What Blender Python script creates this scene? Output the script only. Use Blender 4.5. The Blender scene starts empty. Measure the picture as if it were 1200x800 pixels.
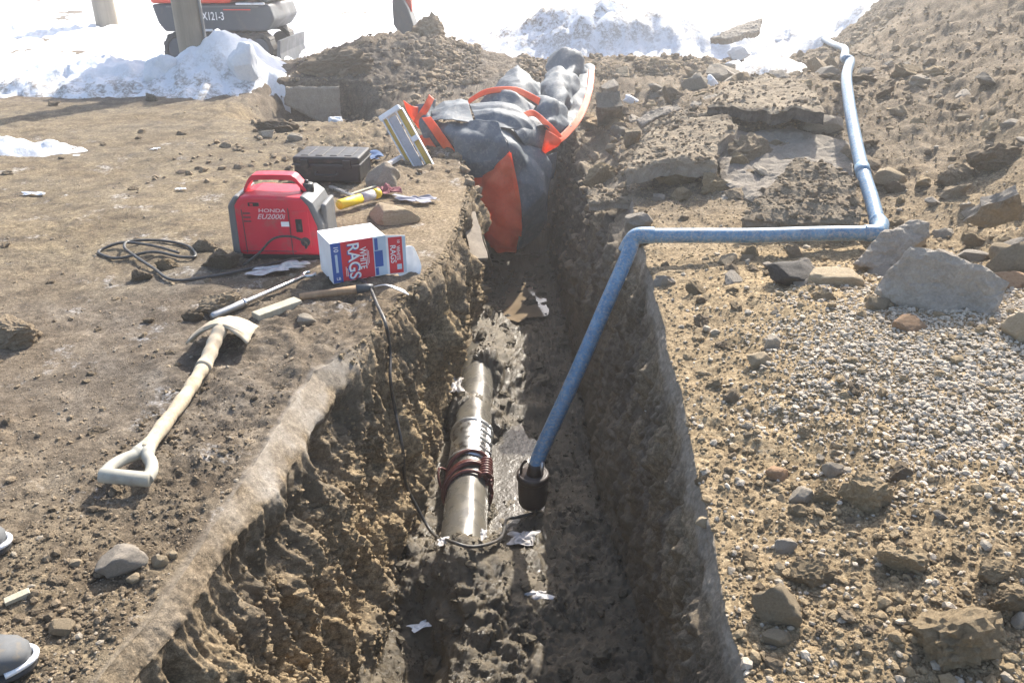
import bpy, bmesh, math, random
import numpy as np
from mathutils import Vector, Matrix, noise as mnoise
from mathutils.geometry import delaunay_2d_cdt

R = math.radians
random.seed(7)
rng = np.random.default_rng(11)
scene = bpy.context.scene
col = scene.collection

# ------------------------------------------------------------------ camera, light, exposure
CAM_H, PITCH, FPX = 1.6, R(26.2), 933.0          # eye height, tilt below horizontal, focal length for a 1200 px frame
cam_data = bpy.data.cameras.new("camera")
cam_data.sensor_width = 36.0
cam_data.lens = 36.0 * FPX / 1200.0
cam_data.clip_start, cam_data.clip_end = 0.05, 2000.0
cam = bpy.data.objects.new("camera", cam_data)
col.objects.link(cam)
cam.location = (0, 0, CAM_H)
cam.rotation_euler = (R(90) - PITCH, 0, 0)
scene.camera = cam

SUN_AZ, SUN_EL = R(24), R(39)                    # azimuth to the right of +Y
world = bpy.data.worlds.new("World")
scene.world = world
world.use_nodes = True
wn = world.node_tree.nodes
wl = world.node_tree.links
wn.clear()
sky = wn.new("ShaderNodeTexSky")
sky.sky_type = 'NISHITA'
sky.sun_disc = False
sky.sun_elevation = SUN_EL
sky.sun_rotation = SUN_AZ
sky.dust_density = 2.5
bg = wn.new("ShaderNodeBackground")
bg.inputs["Strength"].default_value = 0.15
wo = wn.new("ShaderNodeOutputWorld")
wl.new(sky.outputs[0], bg.inputs[0])
wl.new(bg.outputs[0], wo.inputs[0])

sun_data = bpy.data.lights.new("sun", 'SUN')
sun_data.energy = 5.0
sun_data.angle = R(0.5)
sun_data.color = (1.0, 0.93, 0.82)
sun = bpy.data.objects.new("sun", sun_data)
col.objects.link(sun)
sdir = Vector((math.sin(SUN_AZ) * math.cos(SUN_EL), math.cos(SUN_AZ) * math.cos(SUN_EL), math.sin(SUN_EL)))
sun.rotation_euler = sdir.to_track_quat('Z', 'Y').to_euler()
sun.location = (6, 14, 12)

vs = scene.view_settings
vs.view_transform = 'Standard'
vs.look = 'None'
vs.exposure = 1.13
vs.gamma = 1.0
vs.use_curve_mapping = False
scene.cycles.use_denoising = True
scene.cycles.max_bounces = 6
scene.cycles.volume_bounces = 1
scene.render.resolution_x, scene.render.resolution_y = 1024, 682

# ------------------------------------------------------------------ helpers: picture point -> place
SP, CP = math.sin(PITCH), math.cos(PITCH)

def at(u, v, z=0.0):
    t = (v - 400) / FPX
    d = (CAM_H - z) / (SP + t * CP)
    return Vector(((u - 600) / FPX * d, d * (CP - t * SP), z))

def at_y(u, v, y):
    t = (v - 400) / FPX
    d = y / (CP - t * SP)
    return Vector(((u - 600) / FPX * d, y, CAM_H - d * (SP + t * CP)))

def depth(p):
    return p[1] * CP + (CAM_H - p[2]) * SP

# ------------------------------------------------------------------ helpers: objects
def tag(o, label=None, cat=None, group=None, kind=None):
    if label: o["label"] = label
    if cat: o["category"] = cat
    if group: o["group"] = group
    if kind: o["kind"] = kind
    return o

def thing(name, label, cat, loc=(0, 0, 0), rot=(0, 0, 0), group=None):
    o = bpy.data.objects.new(name, None)
    o.empty_display_size = 0.1
    col.objects.link(o)
    o.location = loc
    o.rotation_euler = rot
    return tag(o, label, cat, group)

def link(name, me, material=None, parent=None, smooth=False, bevel=0, loc=None):
    o = bpy.data.objects.new(name, me)
    col.objects.link(o)
    if material is not None and len(me.materials) == 0:
        me.materials.append(material)
    if smooth:
        me.polygons.foreach_set("use_smooth", [True] * len(me.polygons))
    if parent is not None: o.parent = parent
    if loc is not None: o.location = loc
    if bevel:
        b = o.modifiers.new("bevel", 'BEVEL')
        b.width = bevel
        b.segments = 3
        b.limit_method = 'ANGLE'
        b.angle_limit = R(35)
    return o

class MB:
    """collects simple shapes, then links them as one mesh object"""
    def __init__(s): s.v, s.f = [], []
    def add(s, vs, fs):
        n = len(s.v)
        s.v += [tuple(p) for p in vs]
        s.f += [tuple(i + n for i in f) for f in fs]
        return s
    def box(s, c, size, rot=None, taper=1.0):
        x, y, z = [k / 2 for k in size]
        pts = [Vector((a * x * (taper if cc > 0 else 1), b * y * (taper if cc > 0 else 1), cc * z))
               for cc in (-1, 1) for b in (-1, 1) for a in (-1, 1)]
        if rot is not None: pts = [rot @ p for p in pts]
        return s.add([p + Vector(c) for p in pts],
                     [(0, 2, 3, 1), (4, 5, 7, 6), (0, 1, 5, 4), (2, 6, 7, 3), (0, 4, 6, 2), (1, 3, 7, 5)])
    def tube(s, pts, r, n=10, caps=True):
        pts = [Vector(p) for p in pts]
        rs = r if isinstance(r, (list, tuple)) else [r] * len(pts)
        up = None
        vs, fs = [], []
        for i, p in enumerate(pts):
            a = pts[max(i - 1, 0)]; b = pts[min(i + 1, len(pts) - 1)]
            t = (b - a).normalized()
            if up is None:
                up = t.orthogonal().normalized()
            up = (up - t * up.dot(t)).normalized()
            w = t.cross(up)
            for k in range(n):
                an = 2 * math.pi * k / n
                vs.append(p + (up * math.cos(an) + w * math.sin(an)) * rs[i])
        for i in range(len(pts) - 1):
            for k in range(n):
                k2 = (k + 1) % n
                fs.append((i * n + k, i * n + k2, (i + 1) * n + k2, (i + 1) * n + k))
        if caps:
            fs.append(tuple(reversed(range(n))))
            fs.append(tuple((len(pts) - 1) * n + k for k in range(n)))
        return s.add(vs, fs)
    def lathe(s, prof, n=24, c=(0, 0, 0), axis='Z'):
        vs, fs = [], []
        for (r, h) in prof:
            for k in range(n):
                an = 2 * math.pi * k / n
                p = (r * math.cos(an), r * math.sin(an), h)
                if axis == 'Y': p = (p[0], p[2], p[1])
                if axis == 'X': p = (p[2], p[0], p[1])
                vs.append((p[0] + c[0], p[1] + c[1], p[2] + c[2]))
        for i in range(len(prof) - 1):
            for k in range(n):
                k2 = (k + 1) % n
                fs.append((i * n + k, i * n + k2, (i + 1) * n + k2, (i + 1) * n + k))
        fs.append(tuple(reversed(range(n))))
        fs.append(tuple((len(prof) - 1) * n + k for k in range(n)))
        return s.add(vs, fs)
    def prism(s, poly, y0, y1):
        """poly in (x, z), extruded along y"""
        n = len(poly)
        vs = [(x, y0, z) for x, z in poly] + [(x, y1, z) for x, z in poly]
        fs = [tuple(range(n)), tuple(reversed(range(n, 2 * n)))]
        fs += [(i, i + n, (i + 1) % n + n, (i + 1) % n) for i in range(n)]
        return s.add(vs, fs)
    def build(s, name, material, parent=None, smooth=False, bevel=0, loc=None):
        me = bpy.data.meshes.new(name)
        me.from_pydata(s.v, [], s.f)
        bm = bmesh.new(); bm.from_mesh(me)
        bmesh.ops.recalc_face_normals(bm, faces=bm.faces)
        bm.to_mesh(me); bm.free()
        return link(name, me, material, parent, smooth, bevel, loc)

def spline(pts, n=8):
    pts = [Vector(p) for p in pts]
    out = []
    for i in range(len(pts) - 1):
        p0 = pts[max(i - 1, 0)]; p1 = pts[i]; p2 = pts[i + 1]; p3 = pts[min(i + 2, len(pts) - 1)]
        for k in range(n):
            t = k / n
            out.append(0.5 * ((2 * p1) + (p2 - p0) * t + (2 * p0 - 5 * p1 + 4 * p2 - p3) * t * t
                              + (3 * p1 - p0 - 3 * p2 + p3) * t ** 3))
    out.append(pts[-1])
    return out

def text(body, size, material, parent, loc, rot, name="lettering", depth_=0.0006, shear=0.0, spacing=1.0, width=1.0):
    cu = bpy.data.curves.new(name, 'FONT')
    cu.body = body
    cu.size = size
    cu.extrude = depth_
    cu.shear = shear
    cu.space_character = spacing
    cu.offset = 0.012 * size
    cu.align_x = 'CENTER'; cu.align_y = 'CENTER'
    tmp = bpy.data.objects.new("tmp", cu)
    col.objects.link(tmp)
    dg = bpy.context.evaluated_depsgraph_get()
    me = bpy.data.meshes.new_from_object(tmp.evaluated_get(dg))
    bpy.data.objects.remove(tmp)
    o = link(name, me, None, parent, loc=loc)
    o.data.materials.clear(); o.data.materials.append(material)
    o.rotation_euler = rot
    o.scale = (width, 1, 1)
    return o

# ------------------------------------------------------------------ numpy noise
_perm = rng.permutation(256).astype(np.int32)
_perm = np.concatenate([_perm, _perm, _perm])
_g = rng.normal(size=(256, 3)); _g /= np.linalg.norm(_g, axis=1)[:, None]
_g = _g.astype(np.float32)

def perlin(x, y, z=0.0):
    x, y, z = np.broadcast_arrays(np.float32(x), np.float32(y), np.float32(z))
    xi, yi, zi = np.floor(x), np.floor(y), np.floor(z)
    xf, yf, zf = x - xi, y - yi, z - zi
    X, Y, Z = xi.astype(np.int32) & 255, yi.astype(np.int32) & 255, zi.astype(np.int32) & 255
    u, v, w = [t * t * t * (t * (t * 6 - 15) + 10) for t in (xf, yf, zf)]
    def gr(dx, dy, dz):
        h = _perm[_perm[_perm[(X + dx) & 255] + ((Y + dy) & 255)] + ((Z + dz) & 255)]
        g = _g[h]
        return g[..., 0] * (xf - dx) + g[..., 1] * (yf - dy) + g[..., 2] * (zf - dz)
    l = lambda a, b, t: a + t * (b - a)
    return 1.5 * l(l(l(gr(0, 0, 0), gr(1, 0, 0), u), l(gr(0, 1, 0), gr(1, 1, 0), u), v),
                   l(l(gr(0, 0, 1), gr(1, 0, 1), u), l(gr(0, 1, 1), gr(1, 1, 1), u), v), w)

def sst(a, b, x):
    t = np.clip((x - a) / (b - a), 0, 1)
    return t * t * (3 - 2 * t)

def G(x, y, cx, cy, sx, sy):
    return np.exp(-0.5 * (((x - cx) / sx) ** 2 + ((y - cy) / sy) ** 2))

# ------------------------------------------------------------------ materials
class NT:
    def __init__(s, name):
        s.m = bpy.data.materials.new(name)
        s.m.use_nodes = True
        s.n, s.l = s.m.node_tree.nodes, s.m.node_tree.links
        s.b = s.n["Principled BSDF"]
        s.co = s.n.new("ShaderNodeTexCoord").outputs["Object"]
    def noise(s, scale, detail=6, rough=0.6, dist=0.0, co=None):
        t = s.n.new("ShaderNodeTexNoise")
        t.inputs["Scale"].default_value = scale
        t.inputs["Detail"].default_value = detail
        t.inputs["Roughness"].default_value = rough
        t.inputs["Distortion"].default_value = dist
        s.l.new(co or s.co, t.inputs["Vector"])
        return t.outputs["Fac"]
    def voro(s, scale, feature='F1', out="Distance", rnd=1.0):
        t = s.n.new("ShaderNodeTexVoronoi")
        t.feature = feature
        t.inputs["Scale"].default_value = scale
        t.inputs["Randomness"].default_value = rnd
        s.l.new(s.co, t.inputs["Vector"])
        return t.outputs[out]
    def ramp(s, fac, stops):
        t = s.n.new("ShaderNodeValToRGB")
        e = t.color_ramp.elements
        while len(e) < len(stops): e.new(0.5)
        for k, (p, c) in enumerate(stops):
            e[k].position = p
            e[k].color = (c[0], c[1], c[2], 1) if hasattr(c, '__len__') else (c, c, c, 1)
        s.l.new(fac, t.inputs[0])
        return t.outputs[0]
    def mix(s, fac, a, b, mode='MIX'):
        t = s.n.new("ShaderNodeMix")
        t.data_type = 'RGBA'
        t.blend_type = mode
        for sock, val in ((t.inputs[0], fac), (t.inputs[6], a), (t.inputs[7], b)):
            if hasattr(val, 'is_linked'): s.l.new(val, sock)
            elif hasattr(val, '__len__'): sock.default_value = (*val, 1)
            else: sock.default_value = val
        return t.outputs[2]
    def math(s, op, a, b=0.0, clamp=False):
        t = s.n.new("ShaderNodeMath")
        t.operation = op
        t.use_clamp = clamp
        for sock, val in ((t.inputs[0], a), (t.inputs[1], b)):
            if hasattr(val, 'is_linked'): s.l.new(val, sock)
            else: sock.default_value = val
        return t.outputs[0]
    def attr(s, name):
        t = s.n.new("ShaderNodeAttribute")
        t.attribute_name = name
        return t.outputs["Fac"]
    def rnd(s):
        return s.n.new("ShaderNodeObjectInfo").outputs["Random"]
    def set(s, key, val):
        sock = s.b.inputs[key]
        if hasattr(val, 'is_linked'): s.l.new(val, sock)
        elif hasattr(val, '__len__'): sock.default_value = (*val, 1) if len(val) == 3 else val
        else: sock.default_value = val
        return s
    def bump(s, h, strength=0.4, dist=0.01):
        t = s.n.new("ShaderNodeBump")
        t.inputs["Strength"].default_value = strength
        t.inputs["Distance"].default_value = dist
        s.l.new(h, t.inputs["Height"])
        s.l.new(t.outputs[0], s.b.inputs["Normal"])
        return s

def worn(name, c, dirt=(0.2, 0.165, 0.12), amount=0.4, rough=0.5, metal=0.0, scale=14.0, bump=0.15, vary=0.15):
    """a plain coloured surface with blotches of dried mud and slight tone changes"""
    t = NT(name)
    n1 = t.noise(scale, 8, 0.65)
    n2 = t.noise(scale * 0.35, 5, 0.6)
    tone = t.ramp(n2, [(0.3, tuple(k * (1 - vary) for k in c)), (0.7, tuple(min(1, k * (1 + vary)) for k in c))])
    d = t.ramp(n1, [(0.62 - 0.25 * amount, 0.0), (0.8 - 0.2 * amount, 1.0)])
    t.set("Base Color", t.mix(t.math('MULTIPLY', d, min(1, amount * 1.6)), tone, dirt))
    t.set("Roughness", t.ramp(n1, [(0.3, max(0.05, rough - 0.12)), (0.7, min(1, rough + 0.2))]))
    t.set("Metallic", metal)
    t.bump(n1, bump, 0.004)
    return t.m

def stone_mat(name, lo, mid, hi, scale=8.0, rough=0.9, bump=0.5, rv=0.35):
    t = NT(name)
    n = t.noise(scale, 12, 0.7)
    nf = t.noise(scale * 9, 6, 0.7)
    c = t.ramp(n, [(0.28, lo), (0.5, mid), (0.72, hi)])
    c = t.mix(0.35, c, t.ramp(nf, [(0.35, lo), (0.65, hi)]), 'MIX')
    r = t.ramp(t.rnd(), [(0.0, 1 - rv), (1.0, 1 + rv)])
    t.set("Base Color", t.mix(1.0, c, r, 'MULTIPLY'))
    t.set("Roughness", rough).set("Specular IOR Level", 0.22)
    t.bump(t.math('ADD', n, t.math('MULTIPLY', nf, 0.6)), bump * 0.8, 0.04)
    return t.m

def ground_mat():
    t = NT("ground_soil")
    n0 = t.noise(0.9, 6, 0.6)
    n1 = t.noise(7, 12, 0.68)
    n2 = t.noise(45, 10, 0.7)
    n3 = t.noise(190, 6, 0.75)
    dirt = t.ramp(n1, [(0.25, (0.075, 0.058, 0.041)), (0.45, (0.16, 0.125, 0.088)), (0.6, (0.24, 0.192, 0.137)), (0.8, (0.34, 0.283, 0.212))])
    grey = t.ramp(n1, [(0.25, (0.07, 0.059, 0.047)), (0.5, (0.155, 0.131, 0.105)), (0.75, (0.28, 0.246, 0.203))])
    c = t.mix(t.ramp(n0, [(0.38, 0.0), (0.62, 1.0)]), dirt, grey)
    gr = t.math('MULTIPLY', t.attr("grass"), t.ramp(n1, [(0.4, 0.15), (0.6, 1.0)]))
    c = t.mix(gr, c, t.ramp(n2, [(0.3, (0.15, 0.115, 0.06)), (0.7, (0.36, 0.29, 0.165))]))
    clay = t.ramp(n2, [(0.3, (0.19, 0.134, 0.073)), (0.52, (0.37, 0.277, 0.16)), (0.72, (0.5, 0.395, 0.25))])
    c = t.mix(t.math('MULTIPLY', t.attr("clay"), t.ramp(n0, [(0.3, 0.5), (0.6, 1.0)])), c, clay)
    c = t.mix(0.6, c, t.ramp(n2, [(0.34, (0.3, 0.29, 0.28)), (0.5, (0.85, 0.85, 0.85)), (0.66, (1.5, 1.5, 1.5))]), 'MULTIPLY')
    c = t.mix(0.65, c, t.ramp(n3, [(0.34, (0.35, 0.34, 0.33)), (0.5, (0.9, 0.9, 0.9)), (0.66, (1.7, 1.68, 1.64))]), 'MULTIPLY')
    dm = t.ramp(t.noise(1.7, 8, 0.65, 0.6), [(0.45, 0.0), (0.62, 0.55)])
    c = t.mix(t.math('MULTIPLY', dm, t.math('SUBTRACT', 1.0, t.attr('clay'))), c, t.mix(1.0, c, (0.58, 0.55, 0.53), 'MULTIPLY'))
    # pale compacted cut edge
    c = t.mix(t.math('MULTIPLY', t.attr("pale"), t.ramp(n1, [(0.3, 0.55), (0.55, 1.0)])), c,
              t.ramp(n2, [(0.3, (0.26, 0.225, 0.185)), (0.7, (0.43, 0.39, 0.335))]))
    # thin frost
    fr = t.math('MULTIPLY', t.ramp(t.noise(3.1, 10, 0.75), [(0.575, 0.0), (0.69, 0.9)]), t.attr("frost"))
    fr = t.math('MULTIPLY', fr, t.ramp(n2, [(0.42, 0.0), (0.6, 1.0)]))
    c = t.mix(fr, c, (0.72, 0.73, 0.75))
    wet = t.attr("wet")
    mud = t.ramp(n1, [(0.3, (0.06, 0.047, 0.03)), (0.55, (0.13, 0.105, 0.069)), (0.75, (0.2, 0.165, 0.112))])
    c = t.mix(wet, c, mud)
    t.set("Base Color", c)
    rw = t.math('SUBTRACT', 0.95, t.math('MULTIPLY', wet, t.ramp(n1, [(0.38, 0.78), (0.6, 0.45)])))
    t.set("Roughness", rw)
    t.set("Specular IOR Level", t.math('ADD', 0.15, t.math('MULTIPLY', wet, 0.4)))
    h = t.math('ADD', t.math('MULTIPLY', n2, 0.8), t.math('MULTIPLY', n3, 0.6))
    t.bump(h, 0.7, 0.02)
    return t.m

def snow_mat():
    t = NT("snow_crust")
    n1 = t.noise(5, 10, 0.7)
    n2 = t.noise(24, 8, 0.7)
    d = t.math('MULTIPLY', t.attr("dirty"), t.ramp(n1, [(0.44, 0.0), (0.54, 1.0)]))
    d = t.math('MULTIPLY', d, t.ramp(n2, [(0.40, 0.15), (0.55, 1.0)]))
    t.set("Base Color", t.mix(d, t.ramp(n1, [(0.3, (0.66, 0.685, 0.725)), (0.7, (0.8, 0.81, 0.82))]), (0.2, 0.165, 0.13)))
    t.set("Roughness", 0.75)
    t.set("Subsurface Weight", 0.0)
    t.bump(t.math('ADD', n1, t.math('MULTIPLY', n2, 0.4)), 0.5, 0.05)
    return t.m

def tarp_mat():
    t = NT("grey_tarp_fabric")
    n1 = t.noise(5, 8, 0.6)
    n2 = t.noise(26, 8, 0.65, 0.8)
    n3 = t.noise(220, 3, 0.6)
    c = t.ramp(n1, [(0.3, (0.075, 0.093, 0.112)), (0.7, (0.135, 0.158, 0.18))])
    c = t.mix(t.ramp(n2, [(0.5, 0.0), (0.75, 0.65)]), c, (0.3, 0.285, 0.26))
    t.set("Base Color", c)
    t.set("Roughness", t.ramp(n1, [(0.3, 0.55), (0.7, 0.75)]))
    t.set("Specular IOR Level", 0.4)
    t.bump(t.math('ADD', n2, t.math('MULTIPLY', n3, 0.25)), 0.3, 0.015)
    return t.m

def orange_mat():
    t = NT("orange_tarp_fabric")
    n1 = t.noise(7, 8, 0.65)
    n2 = t.noise(60, 6, 0.6)
    c = t.ramp(n1, [(0.3, (0.82, 0.15, 0.055)), (0.7, (0.93, 0.25, 0.11))])
    c = t.mix(t.ramp(n2, [(0.55, 0.0), (0.8, 0.45)]), c, (0.42, 0.2, 0.13))
    t.set("Base Color", c)
    t.set("Roughness", 0.5)
    t.bump(n1, 0.3, 0.02)
    tr = t.n.new("ShaderNodeBsdfTranslucent"); t.l.new(c, tr.inputs[0])
    mx = t.n.new("ShaderNodeMixShader"); mx.inputs[0].default_value = 0.55
    t.l.new(t.b.outputs[0], mx.inputs[1]); t.l.new(tr.outputs[0], mx.inputs[2])
    t.l.new(mx.outputs[0], t.n["Material Output"].inputs["Surface"])
    return t.m

def hose_mat():
    t = NT("blue_hose_plastic")
    n1 = t.noise(16, 8, 0.7)
    n2 = t.noise(70, 5, 0.7)
    c = t.ramp(n1, [(0.3, (0.04, 0.125, 0.24)), (0.55, (0.095, 0.225, 0.37)), (0.75, (0.3, 0.4, 0.48))])
    c = t.mix(t.ramp(n2, [(0.46, 0.0), (0.64, 0.85)]), c, (0.34, 0.34, 0.32))
    t.set("Base Color", c)
    t.set("Roughness", 0.38)
    t.bump(n1, 0.2, 0.004)
    return t.m

def wood_mat(name, lo, hi, scale=10, stretch=(1, 1, 0.08), rough=0.8):
    t = NT(name)
    mp = t.n.new("ShaderNodeMapping")
    mp.inputs["Scale"].default_value = stretch
    t.l.new(t.co, mp.inputs[0])
    n = t.noise(scale, 10, 0.7, 0.4, mp.outputs[0])
    n2 = t.noise(scale * 0.5, 5, 0.6)
    t.set("Base Color", t.mix(t.ramp(n2, [(0.4, 0.0), (0.75, 0.5)]), t.ramp(n, [(0.3, lo), (0.7, hi)]), tuple(k * 0.6 for k in hi)))
    t.set("Roughness", rough)
    t.bump(n, 0.5, 0.01)
    return t.m

M = dict(
    ground=ground_mat(), snow=snow_mat(), tarp=tarp_mat(), orange=orange_mat(), hose=hose_mat(),
    soil=stone_mat("soil_clod_surface", (0.14, 0.105, 0.068), (0.275, 0.213, 0.145), (0.41, 0.33, 0.23), 11, 0.95, 1.0),
    clayclod=stone_mat("clay_clod_surface", (0.2, 0.147, 0.085), (0.37, 0.28, 0.172), (0.5, 0.395, 0.255), 11, 0.95, 1.0),
    tan=stone_mat("tan_stone", (0.24, 0.185, 0.115), (0.36, 0.285, 0.19), (0.48, 0.395, 0.28), 9, 0.9, 0.8),
    brown=stone_mat("rusty_brown_stone", (0.16, 0.09, 0.05), (0.27, 0.165, 0.095), (0.36, 0.26, 0.17), 6),
    asphalt=stone_mat("dusty_asphalt", (0.18, 0.157, 0.13), (0.285, 0.25, 0.207), (0.39, 0.345, 0.288), 11, 0.92, 0.7, 0.2),
    asphalt_top=stone_mat("asphalt_with_soil", (0.15, 0.118, 0.082), (0.26, 0.21, 0.148), (0.36, 0.3, 0.22), 9, 0.95, 1.0, 0.15),
    tar=stone_mat("black_asphalt", (0.018, 0.017, 0.018), (0.04, 0.037, 0.036), (0.12, 0.105, 0.09), 9, 0.7),
    grey=stone_mat("grey_stone", (0.18, 0.155, 0.12), (0.29, 0.25, 0.195), (0.4, 0.35, 0.285), 9, 0.9, 0.7),
    gravel=stone_mat("pale_gravel_stone", (0.34, 0.28, 0.205), (0.58, 0.5, 0.395), (0.76, 0.69, 0.585), 26, 0.9, 0.3),
    mudclod=stone_mat("wet_mud_clod", (0.05, 0.041, 0.028), (0.115, 0.096, 0.066), (0.18, 0.152, 0.108), 9, 0.55),
    red=worn("red_plastic", (0.62, 0.02, 0.05), amount=0.3, rough=0.36, scale=9),
    red_metal=worn("orange_red_paint", (0.72, 0.055, 0.03), amount=0.15, rough=0.4, scale=6),
    dark_band=worn("dark_grey_plastic", (0.05, 0.055, 0.06), amount=0.35, rough=0.55),
    grey_plastic=worn("mid_grey_plastic", (0.13, 0.135, 0.14), amount=0.3, rough=0.5),
    black=worn("black_plastic", (0.018, 0.018, 0.02), amount=0.25, rough=0.42, scale=10),
    rubber=worn("black_rubber", (0.03, 0.03, 0.032), amount=0.4, rough=0.7),
    machine=worn("charcoal_machine_paint", (0.05, 0.06, 0.075), amount=0.25, rough=0.5, scale=5),
    steel=worn("bright_steel", (0.62, 0.62, 0.62), amount=0.2, rough=0.28, metal=1.0, scale=22),
    dull_steel=worn("dull_steel", (0.36, 0.37, 0.38), amount=0.35, rough=0.42, metal=0.85, scale=22),
    rust=worn("rusty_iron", (0.028, 0.018, 0.015), (0.07, 0.05, 0.035), amount=0.35, rough=0.45, scale=20),
    rope=worn("dark_red_brown_rope", (0.11, 0.035, 0.028), (0.14, 0.11, 0.08), amount=0.25, rough=0.33, scale=30),
    pipe=worn("wet_pipe_coating", (0.105, 0.1, 0.09), (0.12, 0.108, 0.085), amount=0.9, rough=0.25, scale=9, bump=0.5),
    white=worn("white_card", (0.8, 0.8, 0.8), amount=0.08, rough=0.7),
    print_red=worn("red_print", (0.62, 0.03, 0.045), amount=0.04, rough=0.55),
    print_blue=worn("blue_print", (0.035, 0.1, 0.36), amount=0.04, rough=0.55),
    print_pale=worn("pale_blue_print", (0.5, 0.6, 0.68), amount=0.05, rough=0.55),
    ink_white=worn("white_print", (0.82, 0.82, 0.82), amount=0.0, rough=0.6),
    faded=worn("faded_pink_print", (0.75, 0.5, 0.52), amount=0.25, rough=0.5),
    cloth=worn("white_cloth", (0.8, 0.8, 0.8), amount=0.06, rough=0.9, bump=0.3),
    dirty_cloth=worn("dirty_white_cloth", (0.55, 0.53, 0.52), amount=0.5, rough=0.85, bump=0.3),
    blue_cloth=worn("blue_cloth", (0.075, 0.13, 0.25), amount=0.15, rough=0.9, bump=0.4),
    pink_cloth=worn("dark_red_cloth", (0.22, 0.07, 0.085), amount=0.3, rough=0.9, bump=0.4),
    grey_cloth=worn("grey_glove_fabric", (0.3, 0.3, 0.34), amount=0.2, rough=0.8, bump=0.4),
    yellow=worn("yellow_plastic", (0.75, 0.55, 0.02), amount=0.12, rough=0.4),
    ladder=worn("yellow_fibreglass", (0.6, 0.4, 0.07), amount=0.3, rough=0.45),
    label=worn("printed_grey_label", (0.42, 0.41, 0.42), (0.12, 0.11, 0.12), amount=0.3, rough=0.5, scale=30),
    mudwood=wood_mat("mud_caked_wood", (0.27, 0.205, 0.13), (0.58, 0.5, 0.36), 22, (1, 1, 0.6)),
    mudsteel=worn("mud_caked_blade", (0.42, 0.355, 0.265), (0.25, 0.2, 0.14), amount=0.5, rough=0.8, scale=16),
    pale_grip=worn("pale_grey_grip", (0.36, 0.345, 0.29), amount=0.4, rough=0.65),
    wood=wood_mat("brown_handle_wood", (0.22, 0.13, 0.07), (0.4, 0.27, 0.16), 20),
    plank=wood_mat("weathered_plank", (0.16, 0.13, 0.1), (0.34, 0.28, 0.21), 12),
    pale_wood=wood_mat("pale_scrap_wood", (0.33, 0.29, 0.21), (0.5, 0.46, 0.36), 12),
    pole=wood_mat("grey_pole_wood", (0.15, 0.125, 0.09), (0.31, 0.265, 0.2), 9),
    boot=worn("grey_boot_rubber", (0.1, 0.105, 0.11), amount=0.45, rough=0.75, scale=30),
    cable=worn("dark_cable_rubber", (0.045, 0.043, 0.042), amount=0.4, rough=0.45, scale=30),
)

def plastic_film():
    t = NT("clear_plastic_film")
    n = t.noise(18, 6, 0.6)
    t.set("Base Color", (0.6, 0.58, 0.57)).set("Roughness", 0.18).set("Specular IOR Level", 0.8)
    t.set("Alpha", t.ramp(n, [(0.3, 0.45), (0.65, 0.9)]))
    t.bump(n, 0.6, 0.01)
    return t.m
M["film"] = plastic_film()

def water_mat():
    t = NT("muddy_water")
    n = t.noise(6, 4, 0.5)
    t.set("Base Color", t.ramp(n, [(0.3, (0.17, 0.13, 0.085)), (0.7, (0.24, 0.185, 0.125))])).set("Roughness", 0.06)
    t.bump(n, 0.06, 0.02)
    return t.m
M["water"] = water_mat()
_t = NT("dark_mud_water")
_t.set("Base Color", (0.06, 0.051, 0.037)).set("Roughness", 0.22)
_t.bump(_t.noise(22, 6, 0.6), 0.35, 0.02)
M["dark_water"] = _t.m

# ------------------------------------------------------------------ terrain
def base_h(x, y):
    """height of the ground outside the trench"""
    x = np.asarray(x, dtype=np.float64); y = np.asarray(y, dtype=np.float64)
    h = 0.03 * perlin(x * 0.7, y * 0.7, 3.1) + 0.016 * perlin(x * 2.1, y * 2.1, 7.7)
    h = h * sst(0.3, 1.4, np.abs(x) + 0.02 * y)
    # bank and mound behind the trench
    h += 0.38 * G(x, y, -1.2, 12.3, 0.7, 0.6) + 0.18 * G(x, y, -2.2, 12.2, 0.5, 0.6) + 0.12 * G(x, y, -1.9, 11.6, 0.4, 0.5) + 0.22 * G(x, y, 1.2, 11.2, 2.2, 0.9)
    h += 0.18 * G(x, y, -3.0, 11.4, 0.7, 0.6)
    # excavated pocket left of the trench end, with an upright back wall
    wid = 1.5 * sst(-2.0, -1.3, x)
    pit = sst(8.3, 9.8, y) * (1 - sst(10.5 - wid, 10.57 + 0.4 * wid, y + 0.03 * perlin(x * 3, 2.0, 0.3)))
    pit *= sst(-3.15, -2.75, x) * (1 - sst(1.0, 2.4, x))
    h -= 0.46 * pit * (1 - 0.65 * sst(-1.8, -0.9, x))
    # right bank: spoil beside the trench, gravel heap, ridge that carries the slabs, big heap
    r = sst(0.55, 1.5, x)
    h += r * (0.03 + 0.02 * sst(1.0, 3.0, y))
    h += 0.2 * G(x, y, 1.8, 2.8, 0.58, 0.62) + 0.10 * G(x, y, 1.45, 1.65, 0.35, 0.3)
    h += 0.03 * G(x, y, 1.2, 3.4, 0.5, 0.5)
    h += 0.5 * G(x, y, 2.7, 7.3, 1.2, 1.35) * sst(0.95, 1.7, x)
    q = x - 0.33 * y - 1.15 + 0.75 * sst(6.5, 10, y)
    q2 = np.where(q > -1.0, 0.25 * np.log1p(np.exp(np.clip(q / 0.25, -30, 30))), 0)
    h += np.minimum(0.95 * q2, 2.3 + 0.1 * q2) * sst(1.5, 4.5, y) * (1 - 0.7 * sst(18, 30, y))
    # snow-covered land beyond
    far = sst(13, 20, y)
    h = h * (1 - 0.75 * far) + far * 0.22 * perlin(x * 0.16, y * 0.16, 5.5)
    return h

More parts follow.
